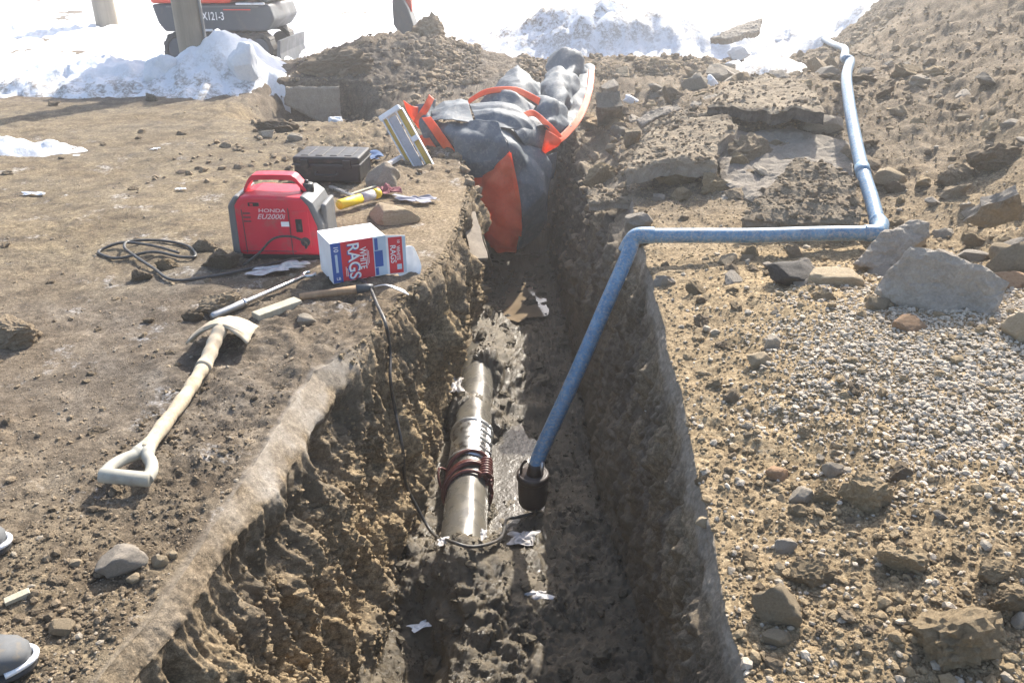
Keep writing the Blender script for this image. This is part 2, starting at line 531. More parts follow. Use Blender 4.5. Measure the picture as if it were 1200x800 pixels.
LIPL = np.array([(-1.4, 0.0), (-1.02, 1.35), (-0.965, 1.62), (-0.9, 2.25), (-0.845, 2.95), (-0.70, 3.2), (-0.65, 3.4), (-0.57, 3.8), (-0.41, 4.4), (-0.36, 5.0), (-0.335, 6.0),
                 (-0.5, 7.0), (-0.9, 8.0), (-1.2, 10.0)])
LIPR = np.array([(0.45, -1.0), (0.575, 1.4), (0.585, 1.64), (0.64, 2.4), (0.68, 3.0), (0.74, 3.9), (0.80, 4.9), (0.88, 5.8), (0.92, 7.0), (0.9, 8.0), (0.6, 10.0)])
FOOTL = np.array([(-0.68, 0.0), (-0.62, 2.0), (-0.57, 2.6), (-0.47, 3.5), (-0.44, 4.2), (-0.3, 5.2), (-0.24, 6.0), (-0.25, 7.0), (-0.5, 8.0), (-0.8, 10.0)])
FOOTR = np.array([(0.5, 0.0), (0.6, 2.3), (0.56, 3.0), (0.49, 3.7), (0.5, 4.6), (0.44, 6.0), (0.36, 7.6), (0.36, 8.2), (0.4, 10.0)])
SHELF = np.array([(0.0, 0.0), (0.0, 4.2), (0.1, 4.9), (0.2, 5.8), (0.24, 7.0), (0.2, 9.0)])     # width of the lower ledge on the right
FLOOR = np.array([(-1.05, 0.0), (-1.1, 2.0), (-1.14, 3.0), (-1.2, 4.0), (-1.22, 5.0), (-1.15, 6.0), (-1.12, 6.8), (-1.1, 7.6), (-0.75, 8.3), (-0.45, 9.4), (-0.3, 10.2), (0.0, 11.0)])
pw = lambda tab, y: np.interp(y, tab[:, 1], tab[:, 0])

def build_sheet():
    vrow = np.linspace(900, 26, 610)
    t = (vrow - 400) / FPX
    ymid = CAM_H / (SP + t * CP) * (CP - t * SP)
    ymid = ymid[ymid < 13.5]
    ys = np.concatenate([np.linspace(-6, ymid[0] - 0.05, 26), ymid, np.linspace(10.44, 10.64, 22), np.linspace(10.66, 13.6, 150), np.geomspace(ymid[-1] * 1.01, 420, 70)])
    ys = np.sort(ys)
    nl, nwl, nf, nwr, nr = 250, 175, 130, 120, 270
    Y = ys[:, None]
    d = np.maximum(Y * CP + CAM_H * SP, 1.2)
    taper = 1 - sst(8.0, 11.0, ys)                      # trench closes behind the tarpaulin
    ln = (0.014 * perlin(ys * 2.3, 1.7, 0.5) + 0.006 * perlin(ys * 7, 4.2, 0.5))
    lipl = pw(LIPL, ys) + ln * sst(0.0, 1.0, np.abs(ys - 2.2) + 0.35)
    lipr = pw(LIPR, ys) + 0.012 * perlin(ys * 3, 9.1, 0.5) + 0.006 * perlin(ys * 7, 9.1, 0.5)
    fl, fr = pw(FOOTL, ys), pw(FOOTR, ys)
    zf = pw(FLOOR, ys)
    bm_ = base_h(0.5 * (lipl + lipr), ys) - 0.01
    zf = zf + (bm_ - zf) * sst(8.3, 9.6, ys)
    def outer(n, lip, sign):
        k = np.linspace(0, 1, n)[None, :]
        reach = np.maximum(0.72 * d[:, 0] + 0.25 - sign * lip, 0.8)[:, None]
        s = np.where(k < 0.9, k / 0.9 * reach, reach + ((k - 0.9) / 0.1) ** 2 * (60 + d))
        return lip[:, None] + sign * s
    xl = outer(nl, lipl, -1)[:, ::-1]
    xr = outer(nr, lipr, 1)
    zl, zr = base_h(xl, Y + 0 * xl), base_h(xr, Y + 0 * xr)
    def wall(n, knots):
        k = np.linspace(0, 1, n + 2)[None, 1:-1]
        W = knots[0]
        xs = np.stack([a for a, b in knots[1]], 1); zs = np.stack([b for a, b in knots[1]], 1)
        xo = np.empty((len(ys), n)); zo = np.empty((len(ys), n))
        for i in range(len(ys)):
            xo[i] = np.interp(k[0], W, xs[i]); zo[i] = np.interp(k[0], W, zs[i])
        return xo, zo, np.broadcast_to(k, xo.shape)
    z0l, z0r = zl[:, -1], zr[:, 0]
    near = (1 - sst(2.95, 3.3, ys)) * (0.4 + 0.6 * sst(1.7, 2.6, ys))                        # the smooth bevelled cut in front, rough edge behind
    dl = fl - lipl
    cw = 0.035 + 0.055 * near
    wl_ = wall(nwl, ([0, 0.16, 0.3, 0.62, 1.0], [
        (lipl, z0l), (lipl + cw, z0l - 0.02 - 0.09 * near), (lipl + cw + 0.01 + 0.05 * (1 - near), 0.3 * zf), (lipl + 0.66 * dl, 0.62 * zf), (fl, zf)]))
    sh = pw(SHELF, ys)
    wr_ = wall(nwr, ([0, 0.13, 0.3, 0.65, 1.0], [
        (lipr, z0r), (lipr - 0.026, z0r - 0.085 - 0.03 * perlin(ys * 5, 3.3, 0.7)), (lipr - 0.05 - sh, np.minimum(z0r - 0.15, 0.17 * zf)), (0.45 * (lipr - 0.05 - sh) + 0.55 * fr, 0.6 * zf), (fr, zf)]))
    xwr, zwr, kwr = [a[:, ::-1] for a in wr_]
    xwl, zwl, kwl = wl_
    k = np.linspace(0, 1, nf)[None, :]
    xf = fl[:, None] + (fr - fl)[:, None] * k
    zfl = zf[:, None] - 0.05 * np.sin(np.pi * k)
    zfl = zfl + 0.25 * G(xf, Y, -0.25, 4.5, 0.17, 0.1) + 0.22 * G(xf, Y, -0.25, 3.02, 0.2, 0.12) + 0.22 * G(xf, Y, -0.27, 5.05, 0.16, 0.1) + 0.06 * G(xf, Y, 0.1, 4.75, 0.2, 0.05)
    zfl = zfl + 0.16 * G(xf, Y, -0.3, 5.6, 0.16, 0.4) + 0.14 * G(xf, Y, -0.1, 5.3, 0.15, 0.25)
    zfl = zfl - 0.22 * G(xf, Y, -0.42, 2.55, 0.1, 0.2) + 0.05 * G(xf, Y, -0.2, 2.5, 0.08, 0.4) - 0.12 * G(xf, Y, 0.05, 2.2, 0.16, 0.12)
    zfl = zfl + 0.07 * G(xf, Y, -0.15, 2.8, 0.25, 0.12) - 0.14 * G(xf, Y, 0.18, 4.15, 0.2, 0.35) - 0.2 * G(xf, Y, -0.36, 5.05, 0.08, 0.12)
    X = np.concatenate([xl, xwl, xf, xwr, xr], 1)
    Z = np.concatenate([zl, zwl, zfl, zwr, zr], 1)
    YY = np.broadcast_to(Y, X.shape).copy()
    # far from the trench the columns spread evenly again
    nin = nwl + nf + nwr
    kin = np.linspace(0, 1, nin)[None, :]
    xeven = X[:, nl:nl + 1] + (X[:, nl + nin - 1:nl + nin] - X[:, nl:nl + 1]) * kin
    X[:, nl:nl + nin] += (xeven - X[:, nl:nl + nin]) * sst(8.4, 9.5, YY[:, nl:nl + nin])
    Z = Z + (base_h(X, YY) - Z) * sst(8.4, 9.5, YY)
    region = np.concatenate([np.full(nl, 0), np.full(nwl, 1), np.full(nf, 2), np.full(nwr, 3), np.full(nr, 4)])
    K = np.concatenate([0 * xl, kwl, np.ones_like(xf), kwr, 0 * xr], 1)
    # normals
    P = np.stack([X, YY, Z], -1)
    du = np.gradient(P, axis=1); dv = np.gradient(P, axis=0)
    N = np.cross(du, dv)
    N /= np.maximum(np.linalg.norm(N, axis=-1, keepdims=True), 1e-9)
    # relief
    x, y, z = X, YY, Z
    reg = np.broadcast_to(region[None, :], X.shape)
    nearf = 1 - sst(14, 25, y)
    bill = lambda f, o: np.abs(perlin(x * f, y * f, z * f + o))
    n_big, n_mid = bill(4.5, 0.3), bill(11, 3.3)
    n_sm, n_xs = bill(27, 5.1), bill(62, 8.2)
    n_f = perlin(x * 110, y * 110, z * 110)
    inr = (reg == 4).astype(float); inl = (reg == 0).astype(float)
    w1, w2, w3 = (reg == 1).astype(float), (reg == 2).astype(float), (reg == 3).astype(float)
    clump = sst(-0.1, 0.45, perlin(x * 1.3, y * 1.3, 2.2))
    roughL = 0.16 + 0.3 * clump * sst(0.5, 1.0, 1.0) + 1.4 * sst(5.2, 7.2, y) * sst(-2.6, -1.0, x) + 0.9 * G(x, y, -0.75, 3.5, 0.5, 0.5)
    # churned soil lines running along the trench edge in front
    roughL = roughL + 0.45 * (1 - sst(0.1, 0.65, pw(LIPL, y) - x)) * sst(0.02, 0.08, pw(LIPL, y) - x) * (1 - sst(2.3, 2.9, y))
    far_b = sst(8, 10.5, y)
    rough = inl * np.minimum(roughL + 1.0 * far_b * sst(-4.2, -3, x), 2.2)
    gpile = G(x, y, 1.85, 2.75, 0.6, 0.6)
    rough += inr * (0.5 + 0.5 * clump + 0.9 * sst(4, 8, y)) * (1 - 0.75 * sst(0.4, 0.75, gpile)) * sst(-0.002, 0.12, x - pw(LIPR, y) + 0.03)
    disp = rough * (0.055 * (n_big - 0.25) + 0.032 * (n_mid - 0.25) + 0.015 * (n_sm - 0.25) + 0.0085 * (n_xs - 0.25) + 0.004 * n_f)
    openg = sst(8.4, 9.4, y)
    disp += (w1 + w2 + w3) * openg * 0.9 * (0.055 * (n_big - 0.25) + 0.032 * (n_mid - 0.25) + 0.015 * (n_sm - 0.25))
    w1, w2, w3 = w1 * (1 - openg), w2 * (1 - openg), w3 * (1 - openg)
    # left wall: gouged and lumpy; right wall: sliced, with upright tooth marks
    kk = K
    sm_l = 1 - (1 - sst(0.1, 0.22, kk)) * (near[:, None])
    gouge = perlin(x * 7, y * 7, z * 1.6 + 4) * 0.06 + (0.25 - np.abs(perlin(x * 13, y * 13, z * 2.5 + 9))) * 0.06 + np.abs(perlin(x * 3.2 + 5, y * 3.2, z * 2.2)) * 0.15 - 0.05
    ledge = 0.06 * perlin(y * 2.2, z * 5.5, 8.3)
    endk = np.sin(np.pi * np.clip(kk, 0, 1)) ** 0.35
    dl_ = (gouge + ledge + 0.05 * perlin(x * 20, y * 20, z * 2.0) + 0.022 * perlin(x * 48, y * 48, z * 5) + 0.03 * (n_big - 0.25) + 0.035 * (n_mid - 0.25) + 0.03 * (n_sm - 0.25) + 0.022 * (n_xs - .25) + 0.007 * n_f) * endk * (0.1 + 0.9 * sm_l) * (0.35 + 0.65 * sst(0.1, 0.3, kk))
    disp += w1 * dl_
    lo = sst(0.1, 0.25, kk)
    dr_ = (0.04 * perlin(x * 6, y * 6, z * 1.2 + 2) + 0.035 * perlin(x * 16, y * 16, z * 2.2 + 2) + 0.06 * (n_big - 0.25) + 0.045 * (n_mid - 0.25) + 0.026 * (n_sm - .25) + 0.014 * (n_xs - .25) + 0.004 * n_f) * sst(0.13, 0.28, kk) * endk + 0.012 * (n_sm - .25) + 0.006 * (n_xs - .25)
    shelfrough = sst(4.6, 5.4, y) * sst(0.14, 0.3, kk) * (1 - sst(0.3, 0.45, kk))
    disp += w3 * (dr_ + shelfrough * (0.09 * (n_big - .2) + 0.07 * (n_mid - .25)))
    disp += w2 * (0.05 * (n_big - 0.25) + (0.03 + 0.05 * sst(-0.2, 0.3, perlin(x * 2.5, y * 2.5, 3.0))) * (n_mid - 0.25 + 0.6 * (n_sm - 0.25) + 0.35 * (n_xs - .25)) + 0.004 * n_f) * (1 - 0.6 * sst(5.7, 6.3, y))
    P = P + N * (disp * nearf)[..., None]
    # masks
    wet = w2 * 1.0 + w1 * sst(0.72, 0.98, kk + 0.1 * perlin(x * 5, y * 5, z * 5)) + w3 * (0.3 + 0.6 * sst(0.5, 0.95, kk))
    wet = np.clip(wet + w1 * 0.15 * sst(0.0, 0.4, perlin(x * 2.4, y * 2.4, z * 3 + 7)), 0, 1)
    wet = np.clip(wet + w1 * near[:, None] * 0.6 * sst(0.16, 0.2, kk) * (1 - sst(0.3, 0.5, kk + 0.2 * perlin(x * 3, y * 3, z * 3))) * sst(-0.4, 0.2, perlin(y * 4, z * 6, 2.0)), 0, 1)
    pale = w1 * near[:, None] * (1 - sst(0.12, 0.18, kk + 0.07 * perlin(y * 7, z * 7, 1.0) + 0.04 * perlin(y * 19, z * 19, 1.0))) * (0.45 + 0.55 * sst(-0.35, 0.15, perlin(x * 9, y * 9, z * 9))) * sst(-0.35, 0.1, perlin(x * 5, y * 4, 9.0) + 0.55 * sst(1.9, 2.4, y)) * 1.25 * (0.55 + 0.45 * sst(1.8, 2.4, y))
    pale += w3 * (1 - sst(0.08, 0.17, kk + 0.08 * perlin(y * 9, z * 9, 4.0))) * (1 - sst(5.6, 6.2, y)) * 0.9 * sst(-0.7, -0.1, perlin(y * 4, z * 4, 2.0))
    pale += inl * (1 - sst(0.0, 0.03, pw(LIPL, y) - x)) * near[:, None] * 0.6
    grass = inl * sst(3.6, 5.0, y - 0.12 * x + 0.4 * perlin(x * 1.5, y * 1.5, 1.1)) * (1 - sst(9.2, 10.0, y)) * (1 - sst(-1.6, -0.6, x)) * 0.5
    grass = grass + inl * 0.35 * (1 - sst(1.2, 2.8, y))
    clay = inr * (0.95 - 0.75 * sst(3.5, 6.0, y)) + w1 * (0.35 + 0.65 * sst(0.15, 0.5, kk + 0.25 * perlin(x * 3, y * 3, z * 2))) + w3 * 0.45 * sst(-0.3, 0.3, perlin(x * 5, y * 5, z * 1.2)) + inl * G(x, y, -0.5, 5.4, 0.35, 0.9) * 0.6
    frost = inl * (1 - sst(7, 9, y)) * 0.75 + inr * 0.1
    keep = dict(wet=wet, pale=np.clip(pale, 0, 1), grass=np.clip(grass, 0, 1), clay=np.clip(clay, 0, 1), frost=frost)
    return P, reg, keep

def grid_mesh(name, P, attrs, keep=None):
    nr, nc = P.shape[:2]
    me = bpy.data.meshes.new(name)
    idx = np.arange(nr * nc, dtype=np.int32).reshape(nr, nc)
    q = np.stack([idx[:-1, :-1], idx[:-1, 1:], idx[1:, 1:], idx[1:, :-1]], -1).reshape(-1, 4)
    if keep is not None:
        q = q[keep.reshape(-1)[q].any(1)]
    me.vertices.add(nr * nc)
    me.vertices.foreach_set("co", P.reshape(-1).astype(np.float32))
    me.loops.add(q.size)
    me.loops.foreach_set("vertex_index", q.reshape(-1))
    me.polygons.add(len(q))
    me.polygons.foreach_set("loop_start", np.arange(0, q.size, 4, dtype=np.int32))
    me.polygons.foreach_set("use_smooth", np.ones(len(q), dtype=bool))
    me.update(calc_edges=True)
    for k, v in attrs.items():
        a = me.attributes.new(k, 'FLOAT', 'POINT')
        a.data.foreach_set("value", np.ascontiguousarray(v, dtype=np.float32).reshape(-1))
    return me

P, REG, masks = build_sheet()
ground = link("ground", grid_mesh("ground", P, masks), M["ground"])
tag(ground, "bare churned soil with an open trench cut through it", kind="structure")

# look-up: the ground seen at a picture point
_pd = P[..., 1] * CP + (CAM_H - P[..., 2]) * SP
_pt = (CAM_H - P[..., 2]) * CP - P[..., 1] * SP
with np.errstate(divide='ignore', invalid='ignore'):
    _pu = 600 + FPX * P[..., 0] / _pd
    _pv = 400 + FPX * _pt / _pd
_ok = (_pd > 0.5) & (_pu > -400) & (_pu < 1600) & (_pv > -60) & (_pv < 1000)
FP, FU, FV, FD, FR = P[_ok], _pu[_ok], _pv[_ok], _pd[_ok], REG[_ok]

def hit(u, v, rad=5.0, dmax=99):
    m = (np.abs(FU - u) < rad) & (np.abs(FV - v) < rad) & (FD < dmax)
    if not m.any(): return hit(u, v, rad * 2, dmax)
    dd = FD[m]
    near = dd < dd.min() + 0.5
    p = FP[m][near]
    k = np.argmin(np.hypot(FU[m][near] - u, FV[m][near] - v))
    return Vector(p[k])

# ------------------------------------------------------------------ snow
def build_snow():
    vrow = np.linspace(215, 2, 230)
    t = (vrow - 400) / FPX
    ym = CAM_H / (SP + t * CP) * (CP - t * SP)
    ys = np.concatenate([ym[ym < 40], np.geomspace(41, 400, 40)])
    Y = ys[:, None]
    k = np.linspace(-1, 1, 430)[None, :]
    d = Y * CP + CAM_H * SP
    X = np.sign(k) * (np.minimum(np.abs(k), 0.92) / 0.92 * (0.78 * d + 0.3) + np.maximum(np.abs(k) - 0.92, 0) / 0.08 * 60)
    Yb = np.broadcast_to(Y, X.shape)
    edge = Yb + 0.35 * perlin(X * 1.1, Yb * 1.1, 4.0) + 0.15 * perlin(X * 4, Yb * 4, 4.0)
    T = -0.2 + 0 * X
    left = 1 - sst(-3.5, -2.85, X + 0.2 * perlin(Yb * 2, X, 1.0))
    T += (0.16 + 0.1 * sst(9.5, 10.4, edge)) * sst(9.3, 10.1, edge) * left
    T += 0.47 * G(X, Yb, -3.65, 10.75, 0.55, 0.35) + 0.2 * G(X, Yb, -5.2, 11.0, 0.6, 0.45) + 0.1 * G(X, Yb, -7.0, 10.9, 1.2, 0.5)
    T += 0.30 * sst(12.4, 13.6, edge) * (1 - left) * (1 - 0.8 * sst(0.2, 1.2, X - 0.36 * Yb - 0.2))
    T += 0.62 * G(X, Yb, 0.75, 13.2, 0.9, 0.55) + 0.42 * G(X, Yb, 2.4, 13.3, 1.0, 0.6) + 0.3 * G(X, Yb, 4.0, 14.5, 1.0, 0.8)
    T += 0.36 * G(X, Yb, 3.25, 10.6, 0.55, 0.5)
    T += 0.275 * G(X, Yb, -4.5, 7.1, 0.9, 0.3) + 0.05 * perlin(X * 5, Yb * 8, 7.0) * G(X, Yb, -4.5, 7.1, 1.2, 0.5)
    T += 0.3 * sst(12.5, 15, Yb) * np.maximum(perlin(X * 0.55, Yb * 0.4, 2.0), -0.3) * (1 - sst(40, 80, Yb)) + 0.12 * sst(12.5, 14, Yb) * np.abs(perlin(X * 1.4, Yb * 1.1, 4.0)) * (1 - sst(30, 50, Yb))
    lump = np.abs(perlin(X * 2.3, Yb * 2.3, 6.0)) * 0.16 + np.abs(perlin(X * 5.5, Yb * 5.5, 6.0)) * 0.085 + np.abs(perlin(X * 14, Yb * 14, 6.0)) * 0.03
    lumpy = sst(-0.12, 0.12, T) * (1 - 0.7 * sst(18, 26, Yb)) * (0.5 + 0.5 * sst(9.0, 9.8, Yb))
    T += (lump - 0.06) * lumpy + 0.03 * perlin(X * 9, Yb * 9, 2.0) * (1 - sst(12, 16, Yb))
    Z = base_h(X, Yb) + T
    dirty = np.clip((1 - sst(10.1, 10.7, Yb)) * 0.85 * sst(9, 9.4, Yb) + 0.8 * G(X, Yb, 0.9, 13.0, 1.1, 0.6) + 0.6 * sst(12.5, 13.5, Yb) * (1 - sst(24, 34, Yb)) * (0.35 + 0.65 * sst(-3, -1, X)) + 0.35 * G(X, Yb, 3.2, 10.4, 0.7, 0.6) + 0.3 * (1 - sst(7.5, 8, Yb)), 0, 1)
    return np.stack([X, Yb, Z], -1), dict(dirty=dirty), T
SNP, snm, SNT = build_snow()
snow = link("snow", grid_mesh("snow", SNP, snm, SNT > -0.05), M["snow"])
tag(snow, "ploughed snow lying over the yard behind the trench", kind="structure")

# ------------------------------------------------------------------ stones
def ico(level):
    bm = bmesh.new()
    bmesh.ops.create_icosphere(bm, subdivisions=level, radius=1.0)
    v = np.array([p.co[:] for p in bm.verts]); f = np.array([[q.index for q in p.verts] for p in bm.faces])
    bm.free()
    return v, f
ICO = {k: ico(k) for k in (1, 2, 3, 4)}

def rock_shape(level, seed, facets=7, lump=0.18, fine=0.05, flat=1.0):
    v, f = ICO[level]
    r = np.random.default_rng(seed)
    p = v * (1 + lump * perlin(v[:, 0] * 1.1 + seed, v[:, 1] * 1.1, v[:, 2] * 1.1)[:, None] * 2)
    for k in range(facets):
        n = r.normal(size=3); n /= np.linalg.norm(n)
        o = r.uniform(0.5, 0.85)
        s = p @ n - o
        p = p - np.where(s > 0, s * 0.93, 0)[:, None] * n
    if fine:
        p = p * (1 + fine * (np.abs(perlin(p[:, 0] * 4 + seed, p[:, 1] * 4, p[:, 2] * 4)) * 2.2
                             + np.abs(perlin(p[:, 0] * 9, p[:, 1] * 9 + seed, p[:, 2] * 9)) * 1.4 + perlin(p[:, 0] * 18, p[:, 1] * 18 + seed, p[:, 2] * 18) * 0.6)[:, None])
    mn, mx = p.min(0), p.max(0)
    p = (p - (mn + mx) / 2) / (mx - mn) * 2
    p[:, 2] *= flat
    return p, f

def mesh_np(name, v, f, material, smooth=False):
    me = bpy.data.meshes.new(name)
    n = f.shape[1]
    me.vertices.add(len(v)); me.vertices.foreach_set("co", v.reshape(-1).astype(np.float32))
    me.loops.add(f.size); me.loops.foreach_set("vertex_index", f.reshape(-1).astype(np.int32))
    me.polygons.add(len(f)); me.polygons.foreach_set("loop_start", np.arange(0, f.size, n, dtype=np.int32))
    me.polygons.foreach_set("use_smooth", np.full(len(f), smooth, dtype=bool))
    me.update(calc_edges=True)
    me.materials.append(material)
    return me

def scatter_stones(name, pts, sizes, material, label, seed, level=1, shapes=8, flat=(0.5, 0.9), sink=0.25):
    r = np.random.default_rng(seed)
    sh = [rock_shape(level, seed * 31 + k, 5, 0.15, 0.0 if level == 1 else 0.06) for k in range(shapes)]
    VV, FF, n = [], [], 0
    which = r.integers(0, shapes, len(pts))
    for k in range(shapes):
        idx = np.where(which == k)[0]
        if not len(idx): continue
        v, f = sh[k]
        a = r.uniform(0, 6.283, len(idx)); b = r.normal(0, 0.5, len(idx))
        sx = sizes[idx] * r.uniform(0.8, 1.25, len(idx)) / 2; sy = sizes[idx] * r.uniform(0.7, 1.1, len(idx)) / 2
        sz = sizes[idx] * r.uniform(flat[0], flat[1], len(idx)) / 2
        p = v[None] * np.stack([sx, sy, sz], 1)[:, None]
        cb, sb = np.cos(b)[:, None], np.sin(b)[:, None]
        p = np.stack([p[..., 0], p[..., 1] * cb - p[..., 2] * sb, p[..., 1] * sb + p[..., 2] * cb], -1)
        ca, sa = np.cos(a)[:, None], np.sin(a)[:, None]
        p = np.stack([p[..., 0] * ca - p[..., 1] * sa, p[..., 0] * sa + p[..., 1] * ca, p[..., 2]], -1)
        p = p + pts[idx][:, None] + np.stack([0 * sz, 0 * sz, sz * (1 - 2 * sink)], 1)[:, None]
        fi = f[None] + (np.arange(len(idx)) * len(v))[:, None, None] + n
        VV.append(p.reshape(-1, 3)); FF.append(fi.reshape(-1, 3)); n += p.shape[0] * p.shape[1]
    o = link(name, mesh_np(name, np.concatenate(VV), np.concatenate(FF), material))
    return tag(o, label, None, None, "stuff")

def pick(mask, n):
    i = np.where(mask)[0]
    return FP[rng.choice(i, n)]

def pareto(n, lo, hi, a=2.2):
    u = rng.uniform(size=n)
    return (lo ** -a + u * (hi ** -a - lo ** -a)) ** (-1 / a)

vis = (FU > -150) & (FU < 1350) & (FV > 10) & (FV < 900)
gx, gy = FP[:, 0], FP[:, 1]
gravel_field = G(gx, gy, 1.85, 2.75, 0.66, 0.62) + 0.2 * perlin(gx * 3, gy * 3, 5.0) + 0.14 * perlin(gx * 9, gy * 9, 5.0) + 0.12 * rng.normal(size=gx.shape)
pile = vis & (FR == 4) & (gravel_field > 0.5)
n = 19000
scatter_stones("gravel", pick(pile, n), pareto(n, 0.0065, 0.026, 2.0), M["gravel"], "heap of pale crushed gravel on the right bank", 3, 1, 9, (0.4, 0.8), 0.15)
n = 2600
scatter_stones("heap_crumbs", pick(pile, n), pareto(n, 0.007, 0.05, 2.3), M["clayclod"], "clay crumbs mixed into the gravel heap on the right bank", 14)
ring = vis & (FR == 4) & (gravel_field > 0.2) & (gravel_field < 0.5)
n = 450
scatter_stones("scattered_gravel", pick(ring, n), rng.uniform(0.008, 0.02, n), M["gravel"], "pale gravel scattered round the heap on the right bank", 4)
right = vis & (FR == 4) & (gravel_field < 0.5) & (gy < 11)
n = 13000
p = pick(right, n); s = np.maximum(pareto(n, 0.007, 0.04, 2.6), 0.0022 * (p[:, 1] + 1)); 
scatter_stones("soil_rubble", p, s, M["clayclod"], "small crumbs of clay and soil over the right bank", 5)
n = 1300
p = pick(right, n); s = np.maximum(pareto(n, 0.008, 0.05), 0.0022 * (p[:, 1] + 1))
scatter_stones("stone_rubble", p, s, M["grey"], "small grey brown stones mixed through the spoil on the right bank", 6)
left = vis & (FR == 0) & (gy < 10) & (gx < pw(LIPL, gy) - 0.02)
n = 6500
p = pick(left, n); s = pareto(n, 0.004, 0.03, 2.4)
scatter_stones("grit", p, s, M["soil"], "grit and soil crumbs over the trodden ground left of the trench", 7)
n = 1600
p = pick(left, n); s = pareto(n, 0.004, 0.02, 2.4)
scatter_stones("pebble_grit", p, s, M["grey"], "grey grit over the trodden ground left of the trench", 8)
chl = left & (gx > pw(LIPL, gy) - 0.55) & (gx < pw(LIPL, gy) - 0.05) & (gy < 2.9)
n = 2200
scatter_stones("edge_crumbs", pick(chl, n), pareto(n, 0.006, 0.035, 2.0), M["soil"], "crumbled soil along the left lip of the trench", 9)
fl_ = vis & (FR == 2) & (gy < 7)
n = 1500
scatter_stones("trench_crumbs", pick(fl_, n), pareto(n, 0.01, 0.06, 2.0), M["mudclod"], "wet mud crumbs on the trench floor", 10)
wl__ = vis & (FR == 1) & (gy < 7) & ((FP[:, 2] < -0.2) | (gy > 3.1))
n = 5500
scatter_stones("wall_crumbs", pick(wl__, n), pareto(n, 0.007, 0.05, 2.0), M["clayclod"], "clay crumbs clinging to the left trench wall", 12)
farb = vis & (FR != 2) & (gy > 6) & (gy < 13) & (gx > -2.9)
n = 3000
scatter_stones("bank_rubble", pick(farb, n), pareto(n, 0.03, 0.14, 2.0), M["soil"], "lumps of soil over the bank behind the trench", 13)

# stones large enough to be told apart, one object each
shape_lib = {}
def lib_mesh(kind, k):
    if (kind, k) not in shape_lib:
        cloddy = kind in ("soil", "clayclod", "mudclod")
        v, f = rock_shape(3, 100 + k * 7 + len(kind), 7 if cloddy else 11, 0.3, 0.2 if cloddy else 0.05)
        shape_lib[(kind, k)] = mesh_np("stone", v, f, M[kind], False)
    return shape_lib[(kind, k)]

def loose(name, kind, p, size, label, cat, group=None, seed=0, flat=0.7, rz=None, sink=0.4, tilt=0.25):
    o = link(name, lib_mesh(kind, seed % 7))
    r = random.Random(seed * 13 + 5)
    sx, sy, sz = (size if hasattr(size, '__len__') else (size, size * r.uniform(0.7, 1.0), size * flat))
    o.scale = (sx / 2, sy / 2, sz / 2)
    o.location = Vector(p) + Vector((0, 0, sz * (0.5 - sink)))
    o.rotation_euler = (r.uniform(-tilt, tilt), r.uniform(-tilt, tilt), r.uniform(0, 6.28) if rz is None else rz)
    return tag(o, label, cat, group)

def rock_px(name, kind, u, v, wpx, hpx, label, cat, seed, group=None, rz=0.0, tilt=0.15, own=True, deep=0.9, sink=0.34):
    """rock seen at (u, v): v is the middle of its outline, sizes as seen"""
    p = hit(u, v + hpx * 0.25)
    d = depth(p)
    w = wpx * d / FPX
    h = hpx * d / FPX * 0.95
    if own:
        cloddy = kind in ("soil", "clayclod", "mudclod")
        vv, ff = rock_shape(4, 500 + seed, 4 if cloddy else 10, 0.22, 0.17 if cloddy else 0.045)
        o = link(name, mesh_np(name, vv, ff, M[kind], not cloddy))
    else:
        o = link(name, lib_mesh(kind, seed % 7))
    o.scale = (w / 2, w * deep / 2 * 0.8, h / 2)
    o.location = p + Vector((0, 0.05 * w, h * (0.5 - sink)))
    r = random.Random(seed)
    o.rotation_euler = (r.uniform(-tilt, tilt), r.uniform(-tilt, tilt), rz)
    return tag(o, label, cat, group)

# named rocks on the right
rock_px("boulder", "clayclod", 1125, 732, 120, 84, "big brown soil covered boulder at the lower right of the bank", "boulder", 1, rz=0.5)
rock_px("boulder", "tan", 912, 706, 62, 68, "tan pointed boulder near the right lip of the trench", "boulder", 2)
rock_px("stone", "tan", 909, 746, 36, 24, "small smooth tan stone just below the pointed boulder", "stone", 3)
rock_px("boulder", "clayclod", 1016, 574, 66, 58, "lumpy brown boulder among pebbles at the lower edge of the gravel heap", "boulder", 4)
rock_px("stone", "grey", 939, 580, 30, 28, "pale round grey stone left of the lumpy brown boulder", "stone", 5)
rock_px("stone", "clayclod", 969, 577, 38, 34, "brown stone between the pale round stone and the lumpy boulder", "stone", 6)
rock_px("stone", "grey", 978, 549, 26, 22, "rounded grey stone above the lumpy brown boulder", "stone", 7)
rock_px("stone", "brown", 910, 555, 28, 20, "rusty brown stone left of the rounded grey stones by the gravel", "stone", 8)
rock_px("boulder", "clayclod", 1062, 655, 60, 50, "crumbly brown clod below the gravel heap", "clod", 9)
rock_px("boulder", "clayclod", 1165, 668, 44, 30, "yellow brown clod at the lower right foot of the gravel heap", "clod", 10)
rock_px("boulder", "clayclod", 950, 668, 56, 44, "crumbly clod above the tan pointed boulder", "clod", 11)
rock_px("boulder", "tan", 1183, 303, 76, 66, "bright tan boulder at the right edge beside the big grey slab", "boulder", 12, rz=0.6)
rock_px("boulder", "brown", 1186, 327, 56, 30, "rusty brown rock under the bright tan boulder", "boulder", 13)
rock_px("boulder", "tan", 1196, 382, 40, 46, "tan rock at the right edge below the big grey slab", "boulder", 14)
rock_px("boulder", "soil", 880, 175, 64, 44, "layered brown rock lying in the shade of the thick asphalt slab", "boulder", 15, rz=0.3)
rock_px("asphalt_chunk", "tar", 937, 322, 66, 38, "black broken asphalt chunk with a sunlit tan top below the hose", "asphalt chunk", 16)
